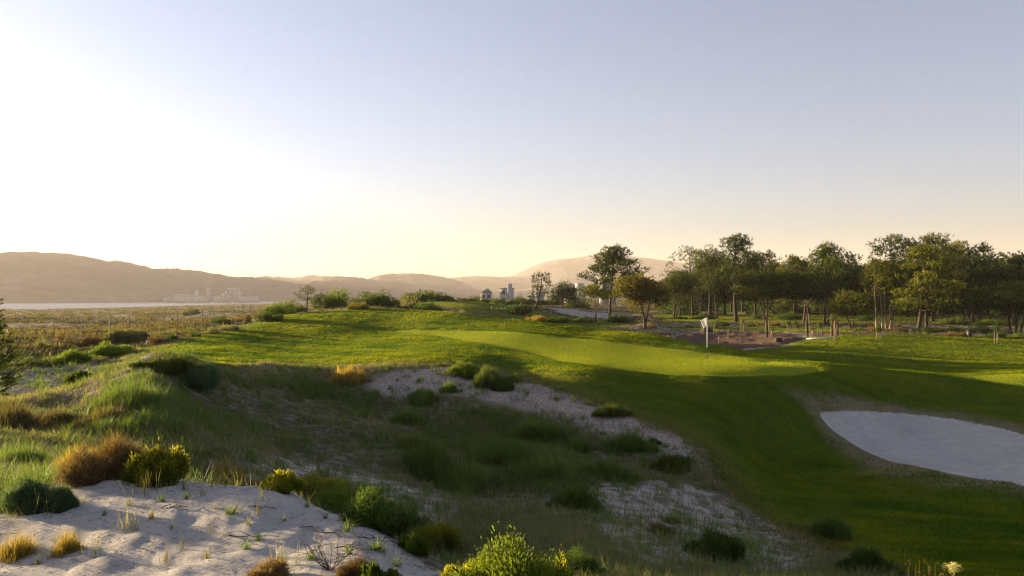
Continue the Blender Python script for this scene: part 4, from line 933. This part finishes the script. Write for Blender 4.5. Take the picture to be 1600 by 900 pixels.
# unseen shrubs added outside the left edge to shade the near sand
for q, (x, y, w_, h_) in enumerate([(-7.4, 6.6, 1.7, .95), (-8.2, 8.6, 1.5, .8), (-10.5, 11.2, 2.0, .9)]):
    f_, s_ = bush_mesh('foliage', w_, h_, 'bush_dark', 900+q, n=9000, ln=.07, wd=.02, lobes=14)
    put_bush('shrub', 'unseen dark shrub added beyond the left edge to shade the dune', 'shrub', 'shade shrubs added outside the left edge', (x, y, float(ground_z(x, y))-.02), f_, s_)
# the sunlit shrubs close to the camera at the bottom centre
for px, top, d, wpx, mat, lab, kw in [
 (800, 843, 4.5, 200, 'bush_bright', 'large sunlit yellow green shrub at the bottom centre', dict(n=60000, leaf='leaf', ln=.024, wd=.009, lobes=26, tone=.55)),
 (866, 858, 4.7, 80, 'bush_yellow', 'leafy right wing of the sunlit shrub with tan stems', dict(n=12000, leaf='leaf', ln=.030, wd=.012, lobes=12, tone=.5)),
 (725, 872, 4.6, 90, 'bush_yellow', 'leafy pale green shrub left of the large sunlit one', dict(n=11000, leaf='leaf', ln=.028, wd=.012, lobes=12, tone=.55)),
]:
    x = (px-800)/F*d; zg = float(ground_z(x, d)); bush_at('shrub', px, 900, wpx, (CZ-(top-HOR)/F*d-zg)/d*F, mat, lab, GF, cat='shrub', d=d, **kw)
# single tufts on the white sand
def tuft_mesh(h, nb, w_, sp, mat, seed, lean=(.1, .9)):
    rs = np.random.RandomState(seed); k = nb
    B = np.stack([rs.normal(0, sp, k), rs.normal(0, sp, k), np.full(k, -.01)], 1)
    V, Fs = blades(B, h*rs.uniform(.45, 1.1, k), w_, rs.uniform(0, 6.28, k), rs.uniform(lean[0], lean[1], k))
    return mesh_np('grass_tuft', V, Fs, [M[mat]], tint=np.repeat(rs.rand(k), 5))
TM = [tuft_mesh(.13, 46, .0042, .012, 'tuss', 1), tuft_mesh(.11, 34, .004, .010, 'straw', 2), tuft_mesh(.18, 16, .0035, .02, 'heath', 3, (.02, .35)), tuft_mesh(.09, 60, .0045, .012, 'tuss', 4, (.2, 1.2)), tuft_mesh(.24, 20, .0035, .03, 'straw', 5, (.02, .4))]
for (px, row, v, s_, lab) in [
 (253, 786, 0, .9, 'small green tuft high on the sand left of centre'), (292, 784, 0, .9, 'green tuft below the yellow green shrub'), (288, 766, 2, 1, 'wispy tuft just under the yellow green shrub'),
 (202, 792, 1, .9, 'dry tuft between blue green shrub and centre sand'), (225, 775, 4, 1, 'tall wispy tuft below the rust brown bush'), (316, 782, 2, .8, 'short wisp right of the green tuft high on the sand'),
 (363, 804, 3, 1.5, 'broad dark green tuft in the middle of the sand'), (403, 804, 2, .8, 'thin wisp right of the broad dark green tuft'), (410, 786, 4, .7, 'tall thin wisp near the sand crest'),
 (480, 792, 0, .7, 'little green tuft right on the upper sand'), (508, 808, 1, .8, 'brown tuft under the crest shrubs'), (543, 828, 0, 1.1, 'dark tuft on the right sand slope'),
 (590, 858, 3, 1.5, 'large dark tuft near the foot of the dark green shrub'), (403, 840, 3, .8, 'dark green tuft low in the middle right sand'), (385, 857, 0, .9, 'dark green tuft left below its twin'),
 (388, 820, 1, .8, 'dry tuft with lying twigs around it'), (195, 830, 4, .8, 'pair of wispy stems on the left sand, left one'), (208, 830, 4, .9, 'pair of wispy stems on the left sand, right one'),
 (236, 812, 1, 1, 'spreading dry tuft near the wispy pair'), (163, 806, 0, .6, 'small tuft right below the blue green shrub'), (130, 784, 1, .7, 'reddish tuft beside the narrow blue green shrub'),
 (120, 856, 0, .8, 'low tuft right of the leaning golden one'), (148, 870, 4, .9, 'tall fine grass on the lower left sand'), (258, 880, 2, .9, 'single upright stem near the bottom edge'),
 (285, 855, 2, .7, 'thin stem tuft on the open lower sand'), (440, 880, 4, .8, 'tall grey grass right of the lower centre'), (462, 885, 4, .7, 'grey grass beside the dry twigs'),
 (487, 872, 3, 1.0, 'dark spiky tuft low on the right sand'), (545, 862, 0, .8, 'small dark tuft right of the dark spiky one'), (324, 870, 1, .7, 'dry tuft with dark litter near the bottom'),
 (335, 800, 1, .5, 'tiny dry tuft left of the broad dark green one'), (60, 880, 1, .8, 'grey wispy tuft between the golden tufts'), (330, 830, 2, .6, 'tiny upright wisp at the middle of the sand'),
 (444, 812, 1, .6, 'tiny dry tuft on the smooth right sand'), (268, 828, 1, .6, 'small reddish tuft near the sand centre'), (620, 885, 0, .9, 'green sprig near the bottom of the sand slope'),
]:
    x, d, _ = hit(px, row); o_ = link('grass_tuft', TM[v], loc=(x, d, float(ground_z(x, d))), rz=RS.uniform(0, 6.28), sc=s_)
    tag(o_, lab, 'grass tuft', 'small tufts on the white sand')
# lying twigs
for (px, row, L, lab) in [(345, 835, .42, 'longest dead twig lying on the middle of the sand'), (470, 822, .55, 'long dark twig running down the right sand slope'), (520, 850, .3, 'curved dead twig on the right sand slope'),
        (255, 798, .22, 'short dark twig below the green tuft high on the sand'), (395, 795, .2, 'twig beside the broad dark green tuft'), (140, 760, .3, 'twig near the foot of the rust brown bush'), (560, 838, .22, 'short twig right of the dark tuft on the slope')]:
    x, d, _ = hit(px, row); rs = np.random.RandomState(px); a = rs.uniform(-.6, .4); t = np.linspace(0, 1, 9)
    X = x+np.cos(a)*L*t+rs.normal(0, .012, 9); Y = d+np.sin(a)*L*t+rs.normal(0, .02, 9)
    P = np.stack([X, Y, ground_z(X, Y)+.004+.012*np.sin(t*9)**2], 1); mb = MB(); mb.tube(P, np.linspace(.0045, .0015, 9), 5)
    for q in range(3):
        i_ = 2+q*2; mb.tube([P[i_], P[i_]+np.array([rs.normal(0, .05), rs.normal(0, .05), .02]), P[i_]+np.array([rs.normal(0, .09), rs.normal(0, .09), .02])], [.0025, .002, .001], 4)
    tag(mb.build('twig', M['twig']), lab, 'twig', 'dead twigs on the sand')
# leafless dark twig bush at (510, 880)
x, d, _ = hit(515, 893); mb = MB(); rs = np.random.RandomState(5)
for q in range(16):
    a = rs.uniform(0, 6.28); e = np.array([math.cos(a)*.2, math.sin(a)*.2, rs.uniform(.10, .24)]); limb(mb, (0, 0, -.01), e, .003, .0012, rs, 0, 4, 6)
    for _ in range(3): s0 = e*rs.uniform(.4, .9); limb(mb, s0, s0+rs.normal(0, .06, 3)+np.array([0, 0, .04]), .0016, .0008, rs, 0, 3, 4)
tag(mb.build('dead_bush', M['twig'], loc=(x, d, float(ground_z(x, d)))), 'leafless black twiggy bush low on the right sand', 'dead bush')
# fallen bits of plants on the sand
x, y, r = scatter(11000, 3.5, 9, -36, 2)
keep = (grid_mask('dune', x, y) > -.1) & (RS.rand(len(x)) < .25+.75*(noise2(x, y, 81, 3, .7) > .05)); x, y = x[keep], y[keep]; k = len(x)
a = RS.uniform(0, 6.28, k); L = RS.uniform(.008, .05, k); C_ = np.stack([x, y, ground_z(x, y)+.004], 1); D_ = np.stack([np.cos(a), np.sin(a), RS.uniform(0, .3, k)], 1)
V, Fq = tris(C_, L, np.full(k, .004), D_, RS); tag(link('plant_litter', mesh_np('plant_litter', V, Fq, [M['twig']])), kind='stuff')
# bottom right: dry stalks and a pale seed head
GD = 'dry stalks at the bottom right'
for px, top, row, lab in [(1418, 873, 915, 'leftmost dry stalk at the bottom right'), (1430, 880, 915, 'short dry stalk beside the leftmost'), (1441, 876, 915, 'dry stalk third from the left'), (1452, 880, 915, 'dry stalk in the middle of its row'), (1466, 882, 915, 'leaning dry stalk left of the seed head'), (1474, 886, 915, 'shortest dry stalk next to the seed head')]:
    d = 5.2; x = (px-800)/F*d; zt = CZ-(top-HOR)/F*d; zb = float(ground_z(x, d)); rs = np.random.RandomState(px); t = np.linspace(0, 1, 7)
    mb = MB(); mb.tube(np.stack([x+.02*np.sin(t*3+px), d+0*t, zb+(zt-zb)*t], 1), np.linspace(.0035, .0015, 7), 5)
    for q in range(7): z_ = zb+(zt-zb)*rs.uniform(.7, 1); mb.tube([(x+.01, d, z_), (x+.01+rs.normal(0, .012), d+rs.normal(0, .012), z_+.015)], [.0016, .003], 4)
    tag(mb.build('dry_stalk', M['gold']), lab, 'dry stalk', GD)
x = (1486-800)/F*5.2; zt = CZ-(888-HOR)/F*5.2; zb = float(ground_z(x, 5.2))
r_ = bpy.data.objects.new('seed_head', None); COL.objects.link(r_); r_.location = (x, 5.2, zb); tag(r_, 'pale cream fluffy seed head on a stalk at the bottom right', 'flower')
mb = MB(); mb.tube([(0, 0, -.02), (.01, 0, (zt-zb)*.5), (0, 0, zt-zb)], [.004, .003, .002], 6); mb.build('stalk', M['gold'], r_)
rs = np.random.RandomState(3); k = 420; v = unit(rs.normal(size=(k, 3)))*rs.uniform(.3, 1.1, (k, 1)); V, Fq = diamonds(v*np.array([.024, .02, .022])+np.repeat(rs.normal(0, .014, (12, 3)), 35, 0)+np.array([0, 0, zt-zb]), np.full(k, .012), np.full(k, .004), unit(v+np.array([0, 0, .6])), rs)
link('flower_head', mesh_np('flower_head', V, Fq, [leafmat('cream_petals', (.45, .42, .22), (.65, .6, .35), .4)], tint=np.repeat(rs.rand(k), 4)), r_)
# young pine at the left edge: trunk out of the frame, branch with candles inside
x0, y0 = -10.2, 15.0; z0 = float(ground_z(x0, y0)); rs = np.random.RandomState(17)
r_ = bpy.data.objects.new('young_pine', None); COL.objects.link(r_); r_.location = (x0, y0, z0); tag(r_, 'young pine with upright reddish candles cut by the left picture edge', 'tree')
mb = MB(); H = 3.6; r_.scale = (.78, .78, .72); mb.tube([(0, 0, -.1), (.05, 0, 1.2), (0, .05, 2.4), (0, 0, 3.3)], [.09, .07, .04, .012], 8); Cs = []; Ds = []; cand = MB()
for q in range(58):
    h_ = .8+2.35*(q/58); a = q*2.4; L = (1.35-.33*h_)*rs.uniform(.8, 1.15); e = np.array([math.cos(a)*L, math.sin(a)*L, h_+.25+.12*L]); s0 = np.array([0, 0, h_]); limb(mb, s0, e, .022, .008, rs, .06, 5, 5)
    for t in np.linspace(.25, 1, 7):
        for _ in range(2):
            c_ = s0+(e-s0)*t+rs.normal(0, .06, 3); dv = unit((e-s0)+rs.normal(0, .5, 3)*L+np.array([0, 0, .5*L])); c2 = c_+dv*.22
            k = 95; f = rs.rand(k)[:, None]; Cs.append(c_+(c2-c_)*f); Ds.append(unit(dv*.8+rs.normal(0, .55, (k, 3))))
    if q % 2: cand.tube([e, e+np.array([.01, 0, .10]), e+np.array([.0, .01, .22])], [.007, .008, .003], 5)
for q in range(5): cand.tube([(rs.normal(0, .08), rs.normal(0, .08), 3.2), (rs.normal(0, .1), rs.normal(0, .1), 3.35+.1*q)], [.010, .004], 5)
Cs = np.concatenate(Cs); Ds = np.concatenate(Ds); k = len(Cs); V, Fq = tris(Cs, rs.uniform(.06, .12, k), np.full(k, .009), Ds, rs)
mb.build('trunk', M['bark'], r_, smooth=True); link('crown', mesh_np('crown', V, Fq, [M['bush']], tint=np.repeat(np.clip(rs.normal(.4, .2, k), 0, 1), 3)), r_)
cand.build('candle', M['brown'], r_)
# ---------------------------------------------------------------- flag on the green
white = flatmat('white_paint', (.80, .79, .76), .5, .04); black = flatmat('black_paint', (.02, .02, .022), .5, .1)
m, n, l, p = newmat('flag_cloth'); p.inputs['Base Color'].default_value = (.80, .78, .76, 1); p.inputs['Roughness'].default_value = .8
tr = N(n, 'ShaderNodeBsdfTranslucent'); tr.inputs[0].default_value = (.8, .77, .74, 1); ms = N(n, 'ShaderNodeMixShader'); ms.inputs[0].default_value = .45
l.new(p.outputs[0], ms.inputs[1]); l.new(tr.outputs[0], ms.inputs[2]); l.new(ms.outputs[0], n['Material Output'].inputs[0]); cloth = m
fx_, fd, fz = hit(1105, 560); fz = float(ground_z(fx_, fd)); top = CZ-(496-HOR)/F*fd; Hf = top-fz
root = bpy.data.objects.new('golf_flag', None); COL.objects.link(root); root.location = (fx_, fd, fz); tag(root, 'white flag on a white pole with black foot standing in the putting green', 'golf flag')
mb = MB(); mb.tube([(0, 0, Hf*.28), (0, 0, Hf*.6), (0, 0, Hf)], [.016, .014, .011], 10); pole = mb.build('pole', white, root, True)
mb = MB(); mb.tube([(0, 0, -.15), (0, 0, Hf*.28)], [.017, .017], 10); mb.build('pole_foot', black, root, True)
mb = MB(); t = np.linspace(0, 2*np.pi, 15); mb.tube(np.stack([.05*np.cos(t), .05*np.sin(t), 0*t-.002], 1)[:-1], .006, 6); mb.build('cup_rim', white, root)
u = np.linspace(0, 1, 19); v = np.linspace(0, 1, 13); U, Vv = np.meshgrid(u, v)
X = -(.012+U*.29*(1-.35*Vv)); Z = Hf-.02-Vv*.33-U*.10-.10*U*Vv+.02*np.sin(U*5+Vv*3); Y = .035*np.sin(U*8+Vv*2)*U
X = X*(1-.12*Vv*np.sin(U*2))
i = np.arange(12)[:, None]*19; j = np.arange(18)[None]; Q = np.stack([i+j, i+j+1, i+19+j+1, i+19+j], -1).reshape(-1, 4)
fo = link('flag', mesh_np('flag', np.stack([X, Y, Z], -1).reshape(-1, 3), Q, [cloth], True), root); sm_ = fo.modifiers.new('thick', 'SOLIDIFY'); sm_.thickness = .003

# ---------------------------------------------------------------- wire fence on the left plain
wood = flatmat('weathered_wood', (.22, .17, .11), .9, .25, 6, .3); metal = flatmat('galvanised_post', (.36, .34, .29), .6, .2)
posts = [(84, 553, 502), (128, 548, 502), (172, 540, 500), (202, 537, 500), (230, 540, 498), (257, 520, 498), (277, 517, 495), (297, 505, 486), (316, 505, 486), (334, 506, 484), (350, 508, 482), (364, 503, 484), (380, 501, 485), (392, 499, 486)]
root = bpy.data.objects.new('wire_fence', None); COL.objects.link(root); tag(root, 'thin wire fence on slim posts crossing the scrub plain at the left', 'fence')
P = []
for px, b_, t_ in posts:
    d = 62+(px-84)*.09; x = (px-800)/F*d; zb = float(ground_z(x, d)); zt = CZ-(t_-HOR)/F*d; P.append((x, d, zb, max(zt, zb+1.6)))
    mb = MB(); mb.tube([(x, d, zb-.2), (x, d, max(zt, zb+1.6))], [.045, .04], 7); mb.build('post', wood, root)
for q in range(3):
    for i_ in range(len(P)-1):
        a = P[i_]; b = P[i_+1]; f = .35+.28*q; mb = MB()
        mb.tube([(a[0], a[1], a[2]+(a[3]-a[2])*f), ((a[0]+b[0])/2, (a[1]+b[1])/2, ((a[2]+b[2])/2+((a[3]-a[2])+(b[3]-b[2]))/2*f)-.05), (b[0], b[1], b[2]+(b[3]-b[2])*f)], .006, 4); mb.build('wire', metal, root)

# ---------------------------------------------------------------- planting bed: stakes, young palms and trees
def stake_tree(px, row, top, lab, kind='sapling', d=None, mat='bush'):
    d = d or hit(px, row)[1]; x = (px-800)/F*d; z = float(ground_z(x, d)); H = CZ-(top-HOR)/F*d-z; rs = np.random.RandomState(int(px))
    r_ = bpy.data.objects.new({'sapling': 'staked_sapling', 'palm': 'young_palm', 'yucca': 'young_yucca'}[kind], None); COL.objects.link(r_); r_.location = (x, d, z)
    tag(r_, lab, {'sapling': 'sapling', 'palm': 'palm', 'yucca': 'yucca'}[kind], 'young plants of the planting bed')
    if kind == 'sapling':
        mb = MB(); mb.tube([(0, 0, -.1), (.02, 0, H*.55), (0, 0, H*.9)], [.022, .016, .006], 6); mb.build('trunk', M['bark_pale'], r_)
        for s_ in (-1, 1): mb = MB(); mb.tube([(s_*.16, .03, -.2), (s_*.16, .03, H*.62)], .032, 7); mb.build('stake', wood, r_)
        mb = MB(); mb.box((0, .03, H*.55), (.36, .02, .03)); mb.build('tie', M['brown'], r_)
        k = 420; v = unit(rs.normal(size=(k, 3)))*rs.rand(k)[:, None]**.5; V, Fq = diamonds(v*np.array([H*.17, H*.17, H*.24])+np.array([0, 0, H*.74]), rs.uniform(.08, .16, k), np.full(k, .05), unit(rs.normal(size=(k, 3))+np.array([0, 0, -.2])), rs)
        link('crown', mesh_np('crown', V, Fq, [M[mat]], tint=np.repeat(rs.rand(k), 4)), r_)
    else:
        th_ = H*(.80 if kind == 'palm' else .66); mb = MB(); zs = np.linspace(-.1, th_, 14); mb.tube(np.stack([0*zs, 0*zs, zs], 1), (.055 if H > 2.6 else .085)*(1+.12*(np.arange(14) % 2)), 8); mb.build('trunk', M['bark'] if kind == 'palm' else M['bark_pale'], r_)
        for s_ in (-.22, .24): mb = MB(); mb.tube([(s_, .05, -.1), (s_*.5, .05, th_*.7)], .026, 6); mb.build('stake', wood, r_)
        nf = 26; L = H*.24; Vs = []; Fs_ = []; o_ = 0
        for q in range(nf):
            a = q*2.4; el = rs.uniform(-.2, 1.35); t = np.linspace(0, 1, 6); R = L*t*math.cos(el); zz = th_+L*(t*math.sin(el)-.55*t*t)
            c_ = np.stack([R*math.cos(a), R*math.sin(a), zz], 1); s1 = np.array([-math.sin(a), math.cos(a), -.3])*(.055*np.sin(t*2.6+.35))[:, None]
            Vs.append(np.concatenate([c_-s1, c_+s1])); Fs_.append(np.array([[i_, i_+1, 6+i_+1, 6+i_] for i_ in range(5)])+o_); o_ += 12
        link('fronds', mesh_np('fronds', np.concatenate(Vs), np.concatenate(Fs_), [M['pale' if kind == 'palm' else mat]], tint=np.repeat(rs.rand(nf), 12)), r_)
stake_tree(1098, 523, 505, 'tiny staked sapling left of the flag top on the brown bed', mat='bush_bright')
stake_tree(1118, 522, 506, 'tiny staked sapling right of the flag top on the brown bed', mat='bush_bright')
stake_tree(1160, 519, 496, 'leafy pale young shrub tree at the back of the brown bed', mat='pale')
stake_tree(1199, 527, 478, 'tall thin palm trunk with drooping dry fronds in the brown bed', 'palm')
stake_tree(1207, 527, 510, 'dark spiky yucca right at the foot of the tall thin palm', 'yucca', mat='bush_dark')
stake_tree(1233, 522, 500, 'pale staked sapling at the right of the brown bed', mat='pale')
stake_tree(1242, 521, 499, 'green staked sapling beside the pale one right of the bed', mat='bush')
stake_tree(1262, 525, 462, 'tall palm with a tuft of upright fronds right of the bed', 'palm')
stake_tree(1270, 529, 508, 'bright leafy yucca below the tall tufted palm', 'yucca', mat='bush_bright')
stake_tree(1281, 527, 500, 'slim sapling between the bright yucca and the brown cluster', mat='bush')
stake_tree(1301, 525, 487, 'short palm with dry brown skirt inside the stake cluster', 'palm', mat='brown')
stake_tree(1309, 524, 496, 'second short brown palm in the stake cluster', 'palm', mat='brown')
stake_tree(1373, 531, 508, 'lone staked sapling on the dry strip right of the bed', mat='bush')
stake_tree(1557, 537, 502, 'staked sapling with dark flat crown in front of the bench', mat='bush_dark')
def stake(px, row, top, lab, mat=wood, r=.04, d=None):
    d = d or hit(px, row)[1]; x = (px-800)/F*d; z = float(ground_z(x, d)); H = CZ-(top-HOR)/F*d-z; mb = MB(); mb.tube([(0, 0, -.2), (0, 0, H-.03), (0, 0, H)], [r, r, r*.6], 8)
    tag(mb.build('wooden_stake', mat, loc=(x, d, z)), lab, 'stake', 'stakes around the planting bed')
stake(1123.5, 539, 525, 'short pale stake at the sandy front of the brown bed'); stake(1138, 530, 514, 'short pale stake in the middle of the brown bed')
stake(1304, 535, 503, 'reddish upright post in front of the short brown palms', flatmat('reddish_post', (.30, .16, .10), .85, .2), .05)
stake(1045, 530, 523, 'tiny stake at the left end of the brown bed', r=.025)
# dark block, heap and pale slab
def lump(nm, px, row, wpx, hpx, mat, lab, cat, ny=.8, d=None):
    d = d or hit(px, row)[1]; x = (px-800)/F*d; z = float(ground_z(x, d)); W = wpx/F*d; H = hpx/F*d
    t = np.linspace(0, 2*np.pi, 22, endpoint=False); V = []; 
    for q, (s_, h_) in enumerate([(1.05, -.1), (1, .05), (.85, .55), (.55, .88), (.15, 1)]):
        V.append(np.stack([np.cos(t)*W/2*s_*(1+.12*noise2(np.cos(t)*2+q, np.sin(t)*2, int(px), 2, 1)), np.sin(t)*W/2*ny*s_, H*h_+0*t+.03*np.sin(t*5+q)], 1))
    V = np.concatenate(V); i = np.arange(4)[:, None]*22; j = np.arange(22)[None]; j2 = (j+1) % 22; Q = np.stack([i+j, i+j2, i+22+j2, i+22+j], -1).reshape(-1, 4)
    o_ = link(nm, mesh_np(nm, V, [Q, np.array([[88+k_ for k_ in range(22)]])], [mat], True), loc=(x, d, z)); tag(o_, lab, cat)
lump('soil_heap', 1105, 519, 20, 6, flatmat('dark_soil', (.05, .032, .024), .95, .4, 12, .6), 'low heap of dark soil at the back of the brown bed', 'soil heap')
d = hit(1216, 536)[1]; x = (1216-800)/F*d; z = float(ground_z(x, d)); mb = MB(); mb.box((0, 0, .14), (.55, .5, .28)); mb.box((0, -.02, .30), (.60, .54, .03))
tag(mb.build('irrigation_box', flatmat('dark_box', (.03, .026, .022), .8, .2), loc=(x, d, z)), 'small dark square box at the front of the brown bed', 'box')
d = hit(1284, 530)[1]; x = (1284-800)/F*d; z = float(ground_z(x, d)); mb = MB(); mb.box((0, 0, .04), (2.6, .7, .1)); mb.box((.1, .1, .10), (2.3, .5, .02))
tag(mb.build('stone_slab', flatmat('pale_slab', (.45, .43, .40), .85, .12), loc=(x, d, z)), 'long pale slab lying before the young palms', 'slab')

# ---------------------------------------------------------------- bench and litter bin at the right
d = hit(1572, 524)[1]; xa, xb = (1539-800)/F*d, (1579-800)/F*d; z = float(ground_z((xa+xb)/2, d)); L = xb-xa
root = bpy.data.objects.new('bench', None); COL.objects.link(root); root.location = ((xa+xb)/2, d, z); tag(root, 'long low wooden bench on the turf at the right', 'bench')
mb = MB(); 
for q in range(3): mb.box((0, -.15+.16*q, .47), (L, .13, .045))
mb.build('seat', wood, root)
for s_ in (-1, 1):
    mb = MB(); mb.box((s_*L*.46, 0, .2), (.10, .36, .49)); mb.build('leg', flatmat('bench_leg', (.10, .08, .06), .8, .2), root)
d = hit(1515, 529)[1]; x = (1515-800)/F*d; z = float(ground_z(x, d)); H = CZ-(514-HOR)/F*d-z; root = bpy.data.objects.new('litter_bin', None); COL.objects.link(root); root.location = (x, d, z); tag(root, 'black litter bin on a post left of the bench', 'litter bin')
mb = MB(); mb.tube([(0, 0, -.1), (0, 0, H*.5)], .05, 8); mb.build('post', black, root); mb = MB(); mb.tube([(0, 0, H*.28), (0, 0, H*.33), (0, 0, H*.86)], [.20, .24, .28], 14); mb.build('body', black, root, True)
mb = MB(); mb.tube([(0, 0, H*.86), (0, 0, H*.90), (0, 0, H)], [.31, .31, .10], 14); mb.build('lid', black, root, True)

# ---------------------------------------------------------------- far tee markers
for px, d, zz, lab in [(711, 142, 0, 'white board standing on the far green mound'), (752, 150, 0, 'small white board right of the far green mound')]:
    x = (px-800)/F*d; z = float(ground_z(x, d)); root = bpy.data.objects.new('tee_board', None); COL.objects.link(root); root.location = (x, d, z); tag(root, lab, 'tee board')
    mb = MB(); mb.box((0, 0, .55), (.8 if px < 730 else .45, .10, .5)); mb.build('board', white, root)
    mb = MB(); mb.box((-.2, 0, .15), (.07, .07, .35)); mb.box((.2, 0, .15), (.07, .07, .35)); mb.build('leg', wood, root)
# ---------------------------------------------------------------- white houses between the far bushes
wallm = flatmat('white_render', (.38, .37, .355), .9, .06, .4); roofm = flatmat('grey_roof', (.22, .20, .18), .9, .1, .5); glassm = flatmat('window_glass', (.05, .06, .07), .2, .1, .5)
def house(px0, px1, base, top, d, lab, storeys, roof='flat'):
    x0, x1 = (px0-800)/F*d, (px1-800)/F*d; zt = CZ+(HOR-top)/F*d; W = x1-x0; xc = (x0+x1)/2; zb = float(ground_z(xc, d))-1; root = bpy.data.objects.new('house', None); COL.objects.link(root); root.location = (xc, d, zb); tag(root, lab, 'house', 'white houses beyond the course')
    H = zt-zb; mb = MB(); mb.box((0, 4, H/2), (W, 8, H))
    if roof == 'flat': mb.box((W*.2, 3, H*.5+1.2), (W*.35, 9, H+1.6))
    mb.build('wall', wallm, root); mb = MB()
    if roof == 'flat': mb.box((0, 4, H+.12), (W+.6, 8.6, .24))
    else: mb.add(np.array([[-W/2-.3, -.4, H], [W/2+.3, -.4, H], [W/2+.3, 8.4, H], [-W/2-.3, 8.4, H], [-W*.2, 4, H+1.6], [W*.2, 4, H+1.6]]), [[0, 1, 5, 4], [2, 3, 4, 5], [0, 3, 2, 1]], [[1, 2, 5], [3, 0, 4]])
    mb.build('roof', roofm, root)
    nw = max(2, int(W/3))
    for s_ in range(storeys):
        for q in range(nw):
            xx = -W/2+W*(q+.5)/nw; mb = MB(); mb.box((xx, -.02, H-1.6-s_*3.0), (1.3, .1, 1.5)); mb.build('window', glassm, root)
house(751, 768, 466, 457, 330, 'low white house with a hipped grey roof at the left of the far pair', 1, 'hip')
house(781, 803, 465, 451, 330, 'two storey white house with flat roofs between the far bushes', 2)
house(822, 850, 470, 463, 260, 'long low pale building behind the slim pine', 1)
house(884, 916, 470, 451, 300, 'wide grey house half hidden behind the rounded pine', 2)
house(938, 962, 470, 433, 290, 'white house with terraces seen through the tall lone pine', 3)
house(1028, 1046, 470, 447, 280, 'pale house between the acacia and the wood', 2)
# ---------------------------------------------------------------- works and town on the far shore
GI = 'buildings on the far shore'; indm = flatmat('pale_works', (.42, .41, .39), .9, .08, .05)
def works(px0, px1, base, top, lab, nm='works_building', cat='building', kind='shed', d=1900):
    x0, x1 = (px0-800)/F*d, (px1-800)/F*d; zt = CZ+(HOR-top)/F*d; W = x1-x0; zb = WZ-.5; H = zt-zb; root = bpy.data.objects.new(nm, None); COL.objects.link(root); root.location = ((x0+x1)/2, d, zb); tag(root, lab, cat, GI)
    mb = MB()
    if kind == 'silo': mb.tube([(0, 0, 0), (0, 0, H*.9), (0, 0, H*.96), (0, 0, H)], [W/2, W/2, W*.45, W*.1], 16); mb.build('wall', indm, root, True)
    elif kind == 'dome':
        t = np.linspace(0, 1.5, 8); mb.tube(np.stack([0*t, 0*t, H*.45+H*.55*np.sin(t)/np.sin(1.5)], 1), W/2*np.cos(t), 16); mb.tube([(0, 0, 0), (0, 0, H*.45)], W/2, 16); mb.build('wall', indm, root, True)
    elif kind == 'gantry':
        for s_ in (-.45, -.15, .15, .45): mb.box((s_*W, 0, H*.5), (3, 3, H))
        mb.box((0, 0, H-2), (W, 4, 4)); mb.box((-W*.2, 0, H*.6), (W*.6, 3, 3)); mb.build('frame', indm, root)
    else:
        mb.box((0, 10, H*.45), (W, 30, H*.9)); mb.build('wall', indm, root); mb = MB(); mb.add(np.array([[-W/2-1, -6, H*.9+.3], [W/2+1, -6, H*.9+.3], [W/2+1, 26, H*.9+.3], [-W/2-1, 26, H*.9+.3], [-W/2-1, 10, H], [W/2+1, 10, H]]), [[0, 1, 5, 4], [2, 3, 4, 5], [0, 3, 2, 1]], [[1, 2, 5], [3, 0, 4]]); mb.build('roof', roofm if False else indm, root)
for a in [(88, 120, 472, 465, 'low pale quay building at the far left'), (122, 150, 472, 464, 'pale quay building right of the first'), (152, 172, 471, 466, 'third low quay building from the left'),
    (256, 262, 469, 465, 'small hut left of the works'), (271, 300, 469, 460, 'long works shed at the left of the silos'), (301, 322, 469, 462, 'second long shed under the silos'), (335, 348, 469, 462, 'block between tower and gantry'),
    (347, 352, 469, 458, 'narrow block under the gantry'), (372, 400, 468, 463, 'low shed right of the gantry')]: works(*a)
works(303, 313, 469, 453, 'rounded storage dome of the works', kind='dome'); works(322.5, 328.5, 469, 449, 'tall silo tower of the works', 'silo', 'silo', 'silo')
works(365, 370, 469, 452, 'silo at the right of the gantry', 'silo', 'silo', 'silo'); works(371, 376, 469, 455, 'shorter silo beside the right one', 'silo', 'silo', 'silo'); works(352, 374, 469, 450, 'conveyor gantry of the works', 'conveyor_gantry', 'gantry', 'gantry')
# ---------------------------------------------------------------- small boat on the estuary
d = 800; x = (221-800)/F*d; root = bpy.data.objects.new('boat', None); COL.objects.link(root); root.location = (x, d, WZ); tag(root, 'small dark boat afloat on the estuary', 'boat')
hullV = []
for s_, w_, h_ in ((-1, .1, 1.4), (-.6, .8, 1.1), (0, 1.0, .95), (.7, .9, 1.0), (1, .7, 1.05)): hullV += [(s_*2.8, -w_, h_), (s_*2.7, -w_*.5, -.2), (s_*2.7, w_*.5, -.2), (s_*2.8, w_, h_)]
Q = [[i_*4+j_, i_*4+4+j_, i_*4+5+j_, i_*4+1+j_] for i_ in range(4) for j_ in range(3)]+[[i_*4+3, i_*4+7, i_*4+4, i_*4] for i_ in range(4)]+[[16, 17, 18, 19], [3, 2, 1, 0]]
mb = MB(); mb.add(np.array(hullV), Q); mb.build('hull', flatmat('boat_hull', (.12, .14, .16), .5, .1), root); mb = MB(); mb.box((.3, 0, 1.5), (2.2, 1.2, 1.2)); mb.build('cabin', wallm, root)
